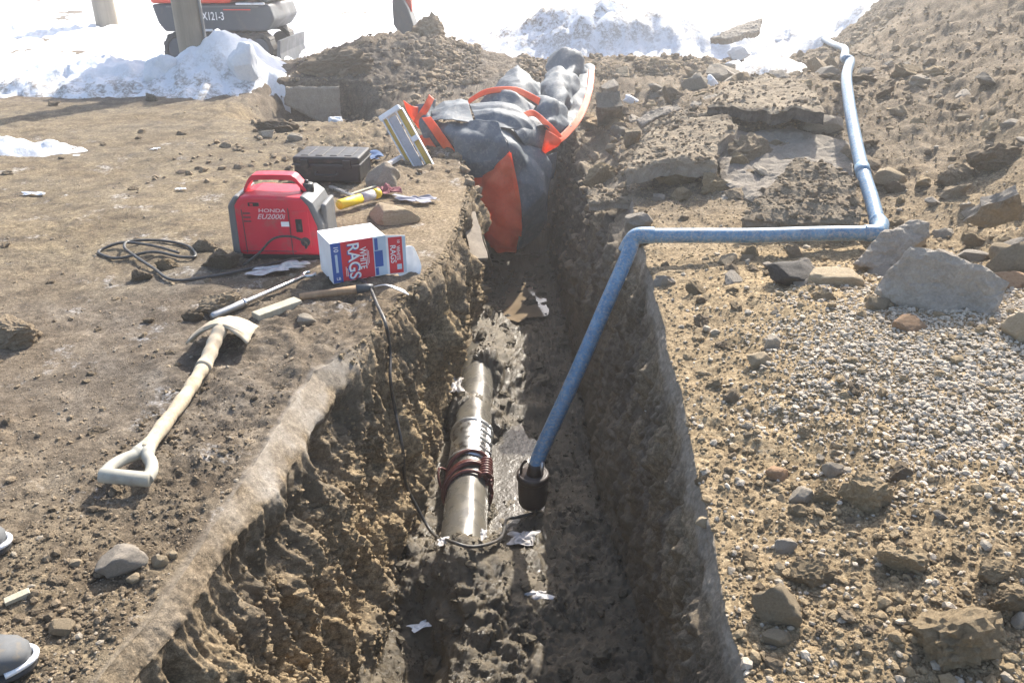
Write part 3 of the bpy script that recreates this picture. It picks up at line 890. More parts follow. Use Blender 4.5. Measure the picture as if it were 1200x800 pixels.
rock_px("stone", "tan", 975, 327, 62, 34, "sandy lump against the right side of the black asphalt chunk", "stone", 17)
rock_px("stone", "tan", 1030, 356, 30, 22, "small tan stone at the foot of the big grey slab", "stone", 18)
rock_px("stone", "brown", 1066, 378, 42, 22, "brown stone at the top edge of the gravel heap", "stone", 19)
rock_px("stone", "tan", 890, 421, 30, 24, "tan angular stone at the left edge of the gravel heap", "stone", 20)
rock_px("stone", "grey", 904, 401, 20, 26, "dark grey upright stone beside the tan angular stone", "stone", 21)
rock_px("stone", "clayclod", 838, 213, 40, 32, "tan stone below the ridged asphalt slab", "stone", 22)
rock_px("stone", "clayclod", 800, 205, 50, 30, "brown stone below the ridged asphalt slab on its left", "stone", 23)
rock_px("boulder", "clayclod", 702, 204, 42, 38, "soil boulder perched on the ledge of the right trench wall", "boulder", 24)
rock_px("stone", "tan", 1040, 208, 40, 24, "pale stone right of the blue hose upper run", "stone", 25)
rock_px("boulder", "soil", 1165, 180, 66, 40, "hazy tan boulder on the big heap at the far right", "boulder", 26)
rock_px("boulder", "soil", 1120, 205, 46, 34, "brown clod on the lower slope of the big heap", "clod", 27)
rock_px("boulder", "grey", 815, 94, 32, 26, "grey boulder with snow beside it on the far right bank", "boulder", 28)
rock_px("boulder", "soil", 498, 27, 44, 40, "rounded brown boulder on top of the far mound", "boulder", 29, deep=1.0)
rock_px("stone", "tan", 826, 610, 0.1 + 22, 18, "small tan stone close to the right lip of the trench", "stone", 30)
rock_px("stone", "grey", 920, 637, 26, 20, "white round pebble stone between the clods on the right bank", "stone", 31)
rock_px("stone", "grey", 1195, 725, 20, 22, "pale stone at the right edge beside the big boulder", "stone", 32)
rock_px("boulder", "clayclod", 1180, 700, 46, 40, "tan clod above the pale stone beside the big boulder", "clod", 33)
# left side
rock_px("stone", "soil", 259, 356, 52, 30, "dark topped rounded stone behind the spade and above the steel wrench", "stone", 41, rz=0.3)
rock_px("stone", "soil", 228, 370, 26, 20, "brown stone left of the steel wrench end", "stone", 42)
rock_px("stone", "grey", 360, 374, 24, 14, "smooth pale pebble beside the scrap of pale wood", "stone", 43)
rock_px("stone", "soil", 258, 304, 46, 32, "brown stone at the left foot of the red generator", "stone", 44)
rock_px("stone", "soil", 240, 287, 34, 22, "flat brown stone left of the generator behind the cable", "stone", 45)
rock_px("stone", "clayclod", 195, 309, 28, 22, "tan stone inside the loop of the black cable", "stone", 46)
rock_px("stone", "soil", 168, 322, 26, 20, "dark stone under the loop of the black cable", "stone", 47)
rock_px("asphalt_chunk", "soil", 18, 390, 66, 48, "dark lump of asphalt and soil at the left edge", "asphalt chunk", 48)
rock_px("asphalt_chunk", "asphalt", 143, 655, 64, 40, "flat grey asphalt chunk on the ground in front of the spade handle", "asphalt chunk", 49, sink=0.35)
rock_px("stone", "tan", 187, 656, 22, 18, "round tan pebble right of the flat grey asphalt chunk", "stone", 50)
rock_px("stone", "tan", 202, 649, 14, 14, "small round pebble right of the round tan pebble", "stone", 51)
rock_px("stone", "tan", 156, 677, 18, 14, "tan pebble below the flat grey asphalt chunk", "stone", 52)
rock_px("stone", "tan", 88, 659, 16, 14, "light round pebble left of the flat grey asphalt chunk", "stone", 53)
rock_px("stone", "soil", 66, 679, 24, 12, "flat dark pebble between the two boots", "stone", 54)
rock_px("stone", "tan", 70, 733, 32, 22, "tan stone with a long shadow beside the near boot", "stone", 55)
rock_px("stone", "soil", 114, 505, 24, 10, "dark flat stone left of the spade shaft", "stone", 56)
rock_px("boulder", "tan", 462, 252, 66, 34, "flat pale rock behind the rag box at the trench lip", "rock", 57, rz=-0.15)
rock_px("boulder", "grey", 450, 206, 44, 42, "pale angular grey rock beside the black case", "rock", 58, rz=0.4)
rock_px("boulder", "soil", 325, 147, 54, 24, "flat brown rock with tan top left of the excavated pocket", "rock", 59)
rock_px("stone", "grey", 312, 158, 20, 14, "grey stone under the flat brown rock", "stone", 60)
rock_px("stone", "grey", 345, 160, 20, 14, "dark grey stone right below the flat brown rock", "stone", 61)
rock_px("boulder", "soil", 395, 72, 90, 40, "long brown soil lump on the ground behind the pocket", "clod", 62, deep=0.7)
rock_px("stone", "brown", 110, 88, 18, 14, "red brown rock lying in the snow on the left", "rock", 63)
rock_px("stone", "brown", 92, 99, 20, 14, "brown rock at the front edge of the snow on the left", "rock", 64)
rock_px("stone", "mudclod", 178, 115, 16, 14, "dark clod at the front edge of the snow near the pole", "clod", 65)

# other loose stones, one object each; every label says where the stone lies
LAND = dict(
    right=[(1105, 335, "the big leaning grey slab"), (940, 222, "the wide dusty slab"), (885, 112, "the thick overhanging slab"), (800, 165, "the ridged slab"),
           (1065, 470, "the gravel heap"), (1125, 732, "the big brown boulder"), (912, 706, "the tan pointed boulder"), (1016, 574, "the lumpy brown boulder"),
           (752, 280, "the hose elbow"), (1028, 273, "the hose corner"), (1000, 130, "the upper hose run"), (890, 277, "the level hose run"), (937, 322, "the black asphalt chunk"),
           (1183, 303, "the bright tan boulder"), (1165, 180, "the hazy tan boulder"), (702, 204, "the ledge boulder"), (715, 138, "the upright pale block")],
    left=[(333, 255, "the red generator"), (390, 198, "the black case"), (205, 460, "the spade"), (180, 303, "the cable loop"), (25, 780, "the near boot"), (143, 655, "the flat asphalt chunk"),
          (430, 300, "the rag box"), (325, 147, "the flat brown rock"), (60, 178, "the snow patch"), (18, 390, "the dark edge lump"), (478, 160, "the ladder"), (310, 352, "the steel wrench")],
    floor=[(624, 570, "the pump"), (548, 520, "the pipe"), (495, 741, "the folded paper"), (627, 699, "the plastic strip"), (600, 315, "the puddle"), (612, 634, "the frayed rag")],
    bank=[(600, 130, "the tarpaulin"), (370, 125, "the excavated pocket"), (498, 27, "the rounded mound boulder"), (715, 138, "the upright pale block"), (885, 112, "the thick overhanging slab"), (905, 55, "the far snow heap")])
pending = []
def put(o, zone, kind, what):
    p = o.location
    d = depth(p)
    u, v = 600 + FPX * p.x / d, 400 + FPX * ((CAM_H - p.z) * CP - p.y * SP) / d
    px = max(o.scale) * 2 * FPX / d
    size = "tiny" if px < 11 else "small" if px < 15 else "medium" if px < 24 else "large"
    tone = dict(soil="brown", clayclod="yellow brown", tan="tan", grey="grey", mudclod="wet", asphalt="grey asphalt")[kind]
    lu, lv, name = min(LAND[zone], key=lambda L: math.hypot(L[0] - u, (L[1] - v) * 1.3))
    du, dv = u - lu, (v - lv) * 1.3
    where = ("left of" if du < 0 else "right of") if abs(du) > abs(dv) else ("above" if dv < 0 else "below")
    pending.append((f"{size} {tone} {what} {where} {name}", u, o))
def name_all():
    seen = {}
    for base, u, o in pending: seen.setdefault(base, []).append((u, o))
    ords = ["leftmost", "second from the left", "third from the left", "fourth from the left", "fifth from the left", "sixth from the left", "seventh from the left", "eighth from the left", "ninth from the left"]
    for base, L in seen.items():
        L.sort(key=lambda q: q[0])
        for k, (u, o) in enumerate(L):
            if len(L) == 1: o["label"] = base
            elif k == len(L) - 1: o["label"] = base + ", rightmost of those"
            else: o["label"] = base + ", " + (ords[k] if k < len(ords) else "tenth from the left")
taken = 0
rr = random.Random(3)
placed = []
def far_from(p, s):
    for q, t in placed:
        if (q - p).length < 0.55 * (s + t): return False
    placed.append((p, s)); return True
ridx = np.where(right & (FU > 0) & (FU < 1200) & (FV > 60) & (FV < 800))[0]
while taken < 185:
    p = Vector(FP[rng.choice(ridx)])
    d = depth(p)
    s = rr.choice([10, 11, 12, 13, 15, 18, 22, 28]) * d / FPX * rr.uniform(0.9, 1.1)
    if not far_from(p, s): continue
    kind = rr.choice(["soil", "clayclod", "clayclod", "soil", "tan", "soil", "grey", "clayclod", "clayclod"])
    if kind in ("soil", "clayclod"):
        put(loose("soil_clod", kind, p, s, "clod", "clod", "loose clods on the right bank", taken, 0.75), "right", kind, "clod")
    else:
        put(loose("loose_stone", kind, p, s * 0.85, "stone", "stone", "loose stones on the right bank", taken, 0.7), "right", kind, "stone")
    taken += 1
cidx = np.where(right & (FU > 680) & (FU < 1200) & (FV > 85) & (FV < 345))[0]
taken = 0
while taken < 84:
    p = Vector(FP[rng.choice(cidx)])
    d = depth(p)
    s = rr.choice([22, 26, 30, 36, 46, 58]) * d / FPX
    if abs(p.x - (0.36 * p.y + 0.3)) < 0.12 or (abs(p.y - 4.5) < 0.3 and p.x < 2.2): continue
    if not far_from(p, s * 0.8): continue
    kind = rr.choice(["soil", "clayclod", "asphalt", "asphalt", "grey", "soil"])
    put(loose("broken_chunk", kind, p, s, "chunk", "chunk", "broken lumps among the slabs", 600 + taken, rr.choice([0.35, 0.5, 0.65]), tilt=0.55), "right", kind, "broken chunk")
    taken += 1
lidx = np.where(left & (FU > 0) & (FU < 520) & (FV > 110) & (FV < 800))[0]
taken = 0
while taken < 46:
    p = Vector(FP[rng.choice(lidx)])
    d = depth(p)
    s = rr.choice([9, 10, 10, 12, 14]) * d / FPX
    if not far_from(p, s): continue
    put(loose("dirt_clod", "soil", p, s, "clod", "clod", "dirt clods left of the trench", 300 + taken, 0.55), "left", "soil", "dirt clod")
    taken += 1
fidx = np.where(fl_ & (FV < 800) & (FV > 330))[0]
taken = 0
while taken < 40:
    p = Vector(FP[rng.choice(fidx)])
    d = depth(p)
    s = rr.choice([10, 12, 15, 20, 26]) * d / FPX
    if not far_from(p, s): continue
    put(loose("mud_clod", "mudclod", p, s, "clod", "clod", "mud clods on the trench floor", 400 + taken, 0.7), "floor", "mudclod", "mud clod")
    taken += 1
bidx = np.where(farb & (FV < 170) & (FU > 300))[0]
taken = 0
while taken < 46:
    p = Vector(FP[rng.choice(bidx)])
    d = depth(p)
    s = rr.choice([10, 11, 13, 16, 20]) * d / FPX
    if not far_from(p, s): continue
    put(loose("bank_clod", "soil", p, s, "clod", "clod", "soil lumps on the far bank", 500 + taken, 0.75), "bank", "soil", "soil lump")
    taken += 1
name_all()
for k, (u, v, w, h, lab) in enumerate([
        (284, 74, 36, 44, "tall block of ploughed snow right of the wooden pole"),
        (188, 84, 44, 36, "lumpy snow block below the wooden pole on its left"),
        (346, 117, 32, 15, "small cap of snow beside the excavated pocket"),
        (392, 141, 18, 9, "little patch of snow at the bottom of the excavated pocket"),
        (740, 114, 20, 12, "small lump of snow on the dirt right of the tarpaulin roll"),
        (836, 92, 18, 16, "snow lump beside the grey boulder on the far bank"),
        (905, 55, 40, 24, "snow heap on the far bank left of the hose end"),
        (870, 62, 30, 18, "snow lump at the left of the far bank snow heap")]):
    o = rock_px("snow_block", "grey", u, v, w, h, lab, "snow", 80 + k, deep=0.9, sink=0.2)
    o.data.materials.clear(); o.data.materials.append(M["snow"])
    if k < 2:
        o.location = at_y(u, v, 10.35 + 0.1 * k); sc_ = depth(o.location) / FPX
        o.scale = (w * sc_ / 2, w * sc_ / 2 * 0.8, h * sc_ / 2 * 1.1)

# ------------------------------------------------------------------ broken asphalt slabs
SLABTOP = []
def slab(label, pts, thick, material="asphalt", seed=0, cat="asphalt slab", name="broken_asphalt", rough=0.022, top=None, lift=-0.03):
    """pts: outline of the face we see as (u, v, z); the plate extends thick behind it"""
    low = min(z - float(base_h(*at(u, v, z)[:2])) for u, v, z in pts)
    W = [at(u, v, z + max(0.0, lift - low)) for u, v, z in pts]
    c = sum(W, Vector()) / len(W)
    n = Vector()
    for i in range(len(W)):
        a, b = W[i] - c, W[(i + 1) % len(W)] - c
        n += a.cross(b)
    n.normalize()
    if n.dot(Vector((0, 0, CAM_H)) - c) < 0: n = -n
    # jagged outline
    out = []
    r = random.Random(seed)
    for i in range(len(W)):
        a, b = W[i], W[(i + 1) % len(W)]
        L = (b - a).length
        m = max(2, int(L / 0.03))
        side = (b - a).normalized().cross(n)
        for k in range(m):
            t = k / m
            wob = mnoise.noise(Vector((i * 3.7 + seed, t * L * 9, 0))) * 0.018 + mnoise.noise(Vector((i * 3.7 + seed, t * L * 33, 5))) * 0.008
            out.append(a.lerp(b, t) + side * wob)
    N = len(out)
    cc = sum(out, Vector()) / N
    ex_ = (W[1] - W[0]).normalized(); ex_ = (ex_ - n * ex_.dot(n)).normalized(); ey_ = n.cross(ex_)
    o2 = [Vector(((p - cc).dot(ex_), (p - cc).dot(ey_))) for p in out]
    offs = [(p - cc).dot(n) for p in out]
    if sum(o2[i].x * o2[(i + 1) % N].y - o2[(i + 1) % N].x * o2[i].y for i in range(N)) < 0:
        o2.reverse(); offs.reverse(); out.reverse()
    def inside(q):
        c_ = False
        for i in range(N):
            a_, b_ = o2[i], o2[(i + 1) % N]
            if (a_.y > q.y) != (b_.y > q.y) and q.x < (b_.x - a_.x) * (q.y - a_.y) / (b_.y - a_.y) + a_.x: c_ = not c_
        return c_
    def gap(q): return min((q - a_).length for a_ in o2)
    step = max(0.016, math.sqrt(max(p.x for p in o2) * 4 * max(p.y for p in o2)) / 34)
    pts2 = list(o2)
    gx0, gx1 = min(p.x for p in o2), max(p.x for p in o2); gy0, gy1 = min(p.y for p in o2), max(p.y for p in o2)
    yy = gy0; odd = 0
    while yy < gy1:
        xx = gx0 + (step / 2 if odd else 0)
        while xx < gx1:
            q = Vector((xx + r.uniform(-.2, .2) * step, yy + r.uniform(-.2, .2) * step))
            if inside(q) and gap(q) > 0.012: pts2.append(q)
            xx += step
        yy += step * 0.87; odd = 1 - odd
    V2, E2, F2, *_r = delaunay_2d_cdt(pts2, [(i, (i + 1) % N) for i in range(N)], [], 1, 1e-5)
    def lump(p):
        return (mnoise.noise(p * 7 + Vector((seed, 0, 0))) * 1.3 + abs(mnoise.noise(p * 19)) * 0.9 + abs(mnoise.noise(p * 47)) * 0.45) * rough
    vs, fs = [], []
    for i, q in enumerate(V2):
        p = cc + ex_ * q.x + ey_ * q.y
        e_ = min(1.0, gap(q) / 0.03) if i >= N else 0.0
        vs.append(p + n * (lump(p) - 0.014 * (1 - e_) ** 2))
        if top and n.z > 0.5: SLABTOP.append(tuple(vs[-1]))
    fs = [tuple(f) for f in F2]
    ntop = len(fs)
    prev = list(range(N))
    for lev in (0.3, 0.65, 1.0):
        cur = []
        for i in range(N):
            q = vs[i] - n * thick * lev
            inward = (cc - out[i]).normalized()
            vs.append(q + inward * (0.008 + mnoise.noise(q * 26) * 0.02 + abs(mnoise.noise(q * 60)) * 0.012)); cur.append(len(vs) - 1)
        for i in range(N):
            j = (i + 1) % N
            fs.append((prev[j], prev[i], cur[i], cur[j]))
        prev = cur
    vs.append(cc - n * thick)
    for i in range(N):
        fs.append((prev[(i + 1) % N], prev[i], len(vs) - 1))
    base = Vector((cc.x, cc.y, min(p.z for p in vs)))
    me = bpy.data.meshes.new(name)
    me.from_pydata([p - base for p in vs], [], fs)
    me.materials.append(M[material])
    if top:
        me.materials.append(M[top])
        for pl in me.polygons:
            if pl.index < ntop: pl.material_index = 1
    bm = bmesh.new(); bm.from_mesh(me); bmesh.ops.recalc_face_normals(bm, faces=bm.faces); bm.to_mesh(me); bm.free()
    o = link(name, me, None, None, loc=base)
    return tag(o, label, cat)

slab("big grey asphalt slab leaning up face on above the gravel heap",
     [(1024, 343, .20), (1040, 318, .28), (1067, 288, .40), (1109, 296, .40), (1140, 309, .37), (1182, 331, .31), (1168, 360, .22), (1152, 382, .15), (1112, 376, .15), (1051, 360, .16)], 0.09, seed=1)
slab("grey slab tilted behind the big grey slab beside the hose corner",
     [(999, 309, .2), (1037, 269, .36), (1067, 255, .42), (1090, 260, .41), (1091, 277, .35), (1064, 293, .29), (1042, 318, .2), (1018, 314, .19)], 0.08, seed=2)
slab("wide flat dusty slab inside the bend of the hose",
     [(868, 256, .19), (886, 233, .25), (932, 188, .37), (980, 195, .37), (1000, 206, .35), (1012, 250, .24), (1006, 264, .20)], 0.07, seed=3, top="asphalt_top")
slab("thick overhanging slab with a dark broken front edge",
     [(828, 121, .47), (846, 104, .50), (868, 95, .52), (898, 90, .56), (930, 94, .58), (957, 106, .58), (966, 132, .53), (934, 129, .52), (905, 131, .50), (862, 124, .48)], 0.085, seed=4, material="tar", top="asphalt_top", lift=0.07)
slab("shaded slab lying under the thick overhanging slab",
     [(838, 168, .27), (862, 150, .36), (925, 150, .38), (997, 166, .37), (1000, 204, .27), (935, 194, .25), (884, 232, .16), (846, 214, .17)], 0.07, seed=5)
slab("ridged soil covered slab at the right lip of the trench",
     [(732, 200, .06), (746, 172, .12), (762, 150, .18), (812, 139, .24), (856, 138, .27), (866, 150, .25), (840, 166, .21), (841, 194, .13), (790, 188, .12), (766, 197, .07)], 0.1, seed=6, top="asphalt_top")
slab("short slab lying in front of the layered rock",
     [(838, 216, .14), (852, 200, .19), (905, 196, .21), (900, 214, .16), (866, 240, .09), (846, 236, .09)], 0.05, seed=7)
slab("long narrow slab tilted above the ridged slab",
     [(752, 149, .22), (776, 138, .26), (812, 126, .32), (836, 133, .32), (800, 139, .27), (756, 153, .2)], 0.05, seed=8, top="asphalt_top")
slab("thin slab sticking up left of the thick overhanging slab",
     [(808, 124, .36), (812, 117, .4), (854, 105, .45), (858, 109, .44), (842, 116, .4), (820, 126, .35)], 0.05, seed=9)
slab("narrow dark slab under the long narrow slab",
     [(745, 140, .2), (760, 130, .25), (795, 122, .3), (800, 128, .28), (775, 136, .24), (752, 146, .18)], 0.05, seed=10)
slab("upright pale block of pavement right of the tarpaulin",
     [(700, 127, .12), (731, 125, .13), (730, 148, -.12), (701, 151, -.14)], 0.16, seed=11, material="grey")
slab("small pale square block at the end of the ridged slab",
     [(733, 155, .16), (750, 154, .17), (748, 172, .02), (734, 176, .0)], 0.08, seed=12, material="tan")
slab("flat square slab on the ledge of the right trench wall",
     [(688, 222, -.1), (704, 219, -.09), (744, 222, -.08), (741, 237, -.12), (690, 238, -.13)], 0.05, seed=13, material="asphalt", top="asphalt_top")
slab("dark cut face of old pavement in the excavated pocket",
     [(333, 103, .03), (398, 101, .04), (399, 148, -.44), (378, 146, -.42), (334, 122, -.18)], 0.05, seed=14, material="asphalt", rough=0.006)
slab("pale slab half buried in the big heap at the right",
     [(1128, 262, .45), (1150, 240, .56), (1195, 232, .62), (1200, 254, .5), (1165, 272, .42)], 0.06, seed=15, top="asphalt_top")
slab("broken slab at the foot of the big snow on the far bank",
     [(832, 45, .55), (858, 32, .66), (893, 22, .75), (890, 34, .66), (858, 46, .55)], 0.07, seed=16)

tops = np.array(SLABTOP)
n = 1100
i_ = rng.choice(len(tops), n)
scatter_stones("slab_crumbs", tops[i_] + rng.normal(0, 0.008, (n, 3)) * (1, 1, 0), pareto(n, 0.012, 0.07, 2.2), M["soil"], "soil crumbs lying on the broken asphalt slabs", 15)

# ------------------------------------------------------------------ trench: puddle, pipe, pump, hose
wp = MB()
wpts = [(0.05 + 0.36 * math.cos(t) * (1 + 0.3 * mnoise.noise(Vector((math.cos(t) * 2, math.sin(t) * 2, 0)))), 6.6 + 0.62 * math.sin(t) * (1 + 0.35 * mnoise.noise(Vector((math.cos(t) * 2, math.sin(t) * 2, 5)))), -1.165) for t in [2 * math.pi * k / 48 for k in range(48)]]
wp.add(wpts + [(0.05, 6.6, -1.165)], [(k, (k + 1) % 48, 48) for k in range(48)])
tag(wp.build("water", M["water"]), "muddy puddle on the trench floor in front of the tarpaulin", kind="structure")

wp = MB()
wpts = [(0.0 + 0.2 * math.cos(t) * (1 + 0.4 * mnoise.noise(Vector((math.cos(t) * 2, math.sin(t) * 2, 9)))), 3.75 + 0.75 * math.sin(t) * (1 + 0.4 * mnoise.noise(Vector((math.cos(t) * 2, math.sin(t) * 2, 15)))), -1.236) for t in [2 * math.pi * k / 48 for k in range(48)]]
wp.add(wpts + [(0.0, 3.75, -1.236)], [(k, (k + 1) % 48, 48) for k in range(48)])
tag(wp.build("water", M["dark_water"]), "thin film of muddy water between the pipe and the pump", kind="structure")
PX, PZ = -0.25, -1.13
pr = thing("water_pipe", "exposed muddy water main with a steel repair clamp on the trench floor", "pipe", (PX, 3.9, PZ))
def barrel(r0, y0, y1, seg=40, n=36, wob=0.004):
    vs, fs = [], []
    for i in range(seg + 1):
        y = y0 + (y1 - y0) * i / seg
        for k in range(n):
            a = 2 * math.pi * k / n
            rr_ = r0 + wob * mnoise.noise(Vector((math.cos(a) * 2, y * 6, math.sin(a) * 2))) * 2
            vs.append((rr_ * math.cos(a), y, rr_ * math.sin(a)))
    for i in range(seg):
        for k in range(n):
            fs.append((i * n + k, i * n + (k + 1) % n, (i + 1) * n + (k + 1) % n, (i + 1) * n + k))
    fs.append(tuple(range(n))); fs.append(tuple(seg * n + k for k in range(n)))
    return MB().add(vs, fs)
barrel(0.118, -0.85, 1.75).build("pipe_barrel", M["pipe"], pr, smooth=True)
barrel(0.126, -0.06, 0.33, 8, 36, 0.002).build("repair_clamp", M["steel"], pr, smooth=True)
for y in (-0.04, 0.31):
    MB().lathe([(0.131, -0.012), (0.136, -0.008), (0.136, 0.008), (0.131, 0.012)], 36, (0, y, 0), 'Y').build("clamp_band", M["dull_steel"], pr, smooth=True)
for a_ in (20, 62):
    m_ = Matrix.Rotation(R(a_), 3, 'Y')
    MB().box(m_ @ Vector((0, 0.135, 0.132)), (0.03, 0.36, 0.016), m_).build("clamp_lug", M["steel"], pr, bevel=0.004)
for k in range(4):
    m_ = Matrix.Rotation(R(41), 3, 'Y')
    MB().tube([m_ @ Vector((-0.045, 0.0 + 0.09 * k, 0.142)), m_ @ Vector((0.045, 0.0 + 0.09 * k, 0.142))], 0.007, 8).build("clamp_bolt", M["dull_steel"], pr)
# rope wound round the barrel
pts = []
for k in range(0, 5 * 40 + 1):
    a = 2 * math.pi * k / 40
    yy = -0.12 - 0.2 * k / 200 + 0.03 * math.sin(a * 0.7)
    pts.append(((0.131 + 0.006 * math.sin(a * 1.3)) * math.cos(a), yy + 0.06 * math.sin(a + 0.6), (0.131 + 0.006 * math.sin(a * 1.3)) * math.sin(a)))
rp = thing("rope", "dark red brown rope wound several times round the pipe beside the clamp", "rope", (PX, 3.9, PZ))
MB().tube(pts, 0.011, 8).build("wound_rope", M["rope"], rp, smooth=True)
pts = []
for k in range(0, 7 * 22 + 1):
    a = 2 * math.pi * k / 22
    pts.append((0.1 + 0.032 * math.cos(a), -0.1 - 0.17 * k / 154, 0.088 + 0.032 * math.sin(a)))
MB().tube(pts, 0.010, 8).build("rope_coil", M["rope"], rp, smooth=True)
MB().tube(spline([(-0.125, -0.1, 0.03), (-0.165, -0.12, 0.06), (-0.17, -0.17, 0.03), (-0.15, -0.2, -0.03), (-0.12, -0.18, -0.05)]), 0.007, 8).build("rope_end", M["rope"], rp, smooth=True)

# submersible pump
pl = at(624, 590, -1.17)
pm = thing("submersible_pump", "dark brown cylindrical pump standing on the trench floor under the blue hose", "pump", pl)
MB().lathe([(0.068, 0.0), (0.078, 0.02), (0.08, 0.06), (0.082, 0.17), (0.084, 0.205), (0.076, 0.21), (0.066, 0.2), (0.06, 0.185)], 28).build("pump_body", M["rust"], pm, smooth=True)
MB().lathe([(0.087, 0.17), (0.09, 0.178), (0.09, 0.2), (0.086, 0.207)], 28).build("rim_band", M["rust"], pm, smooth=True)
MB().lathe([(0.045, 0.18), (0.05, 0.2), (0.04, 0.25), (0.034, 0.27)], 20, (0.012, 0, 0)).build("outlet_neck", M["rust"], pm, smooth=True)
MB().tube(spline([(-0.065, 0, 0.2), (-0.06, 0.0, 0.26), (-0.035, 0.0, 0.29)]), 0.008, 8).build("lifting_handle", M["rust"], pm, smooth=True)
MB().tube([(0.045, -0.02, 0.2), (0.05, -0.02, 0.29)], 0.011, 10).build("hose_coupling_lever", M["steel"], pm, smooth=True)

# blue hose
h0 = Vector((pl.x + 0.012, pl.y, pl.z + 0.24))
c1 = at(745, 277, 0.18); c2 = at(1028, 273, 0.21)
pre = [h0, h0 + (c1 - h0) * 0.1 + Vector((-0.012, 0, -0.01)), h0.lerp(c1, 0.35), h0.lerp(c1, 0.7), h0.lerp(c1, 0.93)]
hs = thing("discharge_hose", "blue discharge hose rising from the pump across the right bank and away up the heap", "hose", h0)
def rel(pts, o): return [Vector(p) - Vector(o) for p in pts]
HR = 0.041
MB().tube(rel(spline(pre + [c1 + Vector((-0.02, 0, -0.015))], 10), h0), HR, 18).build("riser_section", M["hose"], hs, smooth=True)
MB().tube(rel(spline([c1 + Vector((-0.05, 0, -0.09)), c1 + Vector((-0.022, 0, -0.03)), c1 + Vector((0.012, 0, 0.003)), c1 + Vector((0.1, 0, 0.006))], 8), h0), HR + 0.005, 18).build("elbow", M["hose"], hs, smooth=True)
mid = c1.lerp(c2, 0.5) + Vector((0, 0.01, -0.008))
MB().tube(rel(spline([c1 + Vector((0.05, 0, 0.004)), c1.lerp(c2, 0.25), mid, c1.lerp(c2, 0.75), c2], 10), h0), HR, 18).build("level_section", M["hose"], hs, smooth=True)
up = [at(1030, 268, 0.21), at(1022, 235, 0.28), at(1011, 200, 0.37), at(1002, 160, 0.47), at(995, 120, 0.6), at(992, 90, 0.70), at(996, 72, 0.73)]
MB().tube(rel(spline([c2 + Vector((-0.07, -0.0, 0)), c2 + Vector((0.0, 0.0, 0.002)), up[0] + Vector((0.018, 0.03, 0.012)), up[0].lerp(up[1], 0.28)], 8), h0), HR + 0.005, 18).build("elbow", M["hose"], hs, smooth=True)
last = up[-1]
tail = [last + Vector((0.05, 0.25, -0.0)), hit(990, 62) + Vector((0, 0, 0.05)), hit(978, 56) + Vector((0, 0, 0.05)), hit(962, 45) + Vector((0, 0, 0.05))]
MB().tube(rel(spline(up + tail, 10), h0), HR, 18).build("uphill_section", M["hose"], hs, smooth=True)
j = up[2]; jd = (up[3] - up[1]).normalized()
MB().tube(rel([j - jd * 0.05, j + jd * 0.05], h0), HR + 0.004, 18).build("hose_joint", M["hose"], hs, smooth=True)

# ------------------------------------------------------------------ crumpled things
def crumple(name, material, p, size, label=None, cat=None, seed=0, parent=None, amp=0.35, thick=0.002, n=18, group=None, rz=0.0):
    """a small crumpled sheet lying at p"""
    vs, fs = [], []
    sx, sy, sz = size
    for i in range(n):
        for k in range(n):
            x, y = i / (n - 1) - 0.5, k / (n - 1) - 0.5
            rr_ = 1 + 0.9 * mnoise.noise(Vector((math.cos(math.atan2(y, x)) * 1.6, math.sin(math.atan2(y, x)) * 1.6, seed * 3.3)))
            q = Vector((x * 3.1, y * 3.1, seed * 1.7))
            f = abs(mnoise.noise(q)) * 1.3 + abs(mnoise.noise(q * 2.3)) * 0.6
            wx = mnoise.noise(q + Vector((9, 0, 0))) * amp * 0.5
            wy = mnoise.noise(q + Vector((0, 9, 0))) * amp * 0.5
            edge = max(abs(x), abs(y)) * 2
            vs.append(((x * rr_ + wx) * sx, (y * rr_ + wy) * sy, sz * (f * (1 - 0.4 * edge) + 0.15 * (1 - edge))))
    for i in range(n - 1):
        for k in range(n - 1):
            fs.append((i * n + k, (i + 1) * n + k, (i + 1) * n + k + 1, i * n + k + 1))
    c, s = math.cos(rz), math.sin(rz)
    vs = [(x * c - y * s, x * s + y * c, z) for x, y, z in vs]
    me = bpy.data.meshes.new(name); me.from_pydata(vs, [], fs)
    o = link(name, me, material, parent, smooth=True, loc=p)
    sd = o.modifiers.new("solid", 'SOLIDIFY'); sd.thickness = thick; sd.offset = 0
    sb = o.modifiers.new("smooth", 'SUBSURF'); sb.levels = sb.render_levels = 1
    if label: tag(o, label, cat, group)
    return o

def crumple_px(name, mat, u, v, wpx, hpx, label, cat, seed, z=None, lift=0.01, rz=0.0, up_=0.6):
    p = hit(u, v) if z is None else at(u, v, z)
    s = depth(p) / FPX
    return crumple(name, M[mat], p + Vector((0, 0, lift)), (wpx * s, hpx * s * 1.5, hpx * s * up_), label, cat, seed, rz=rz)

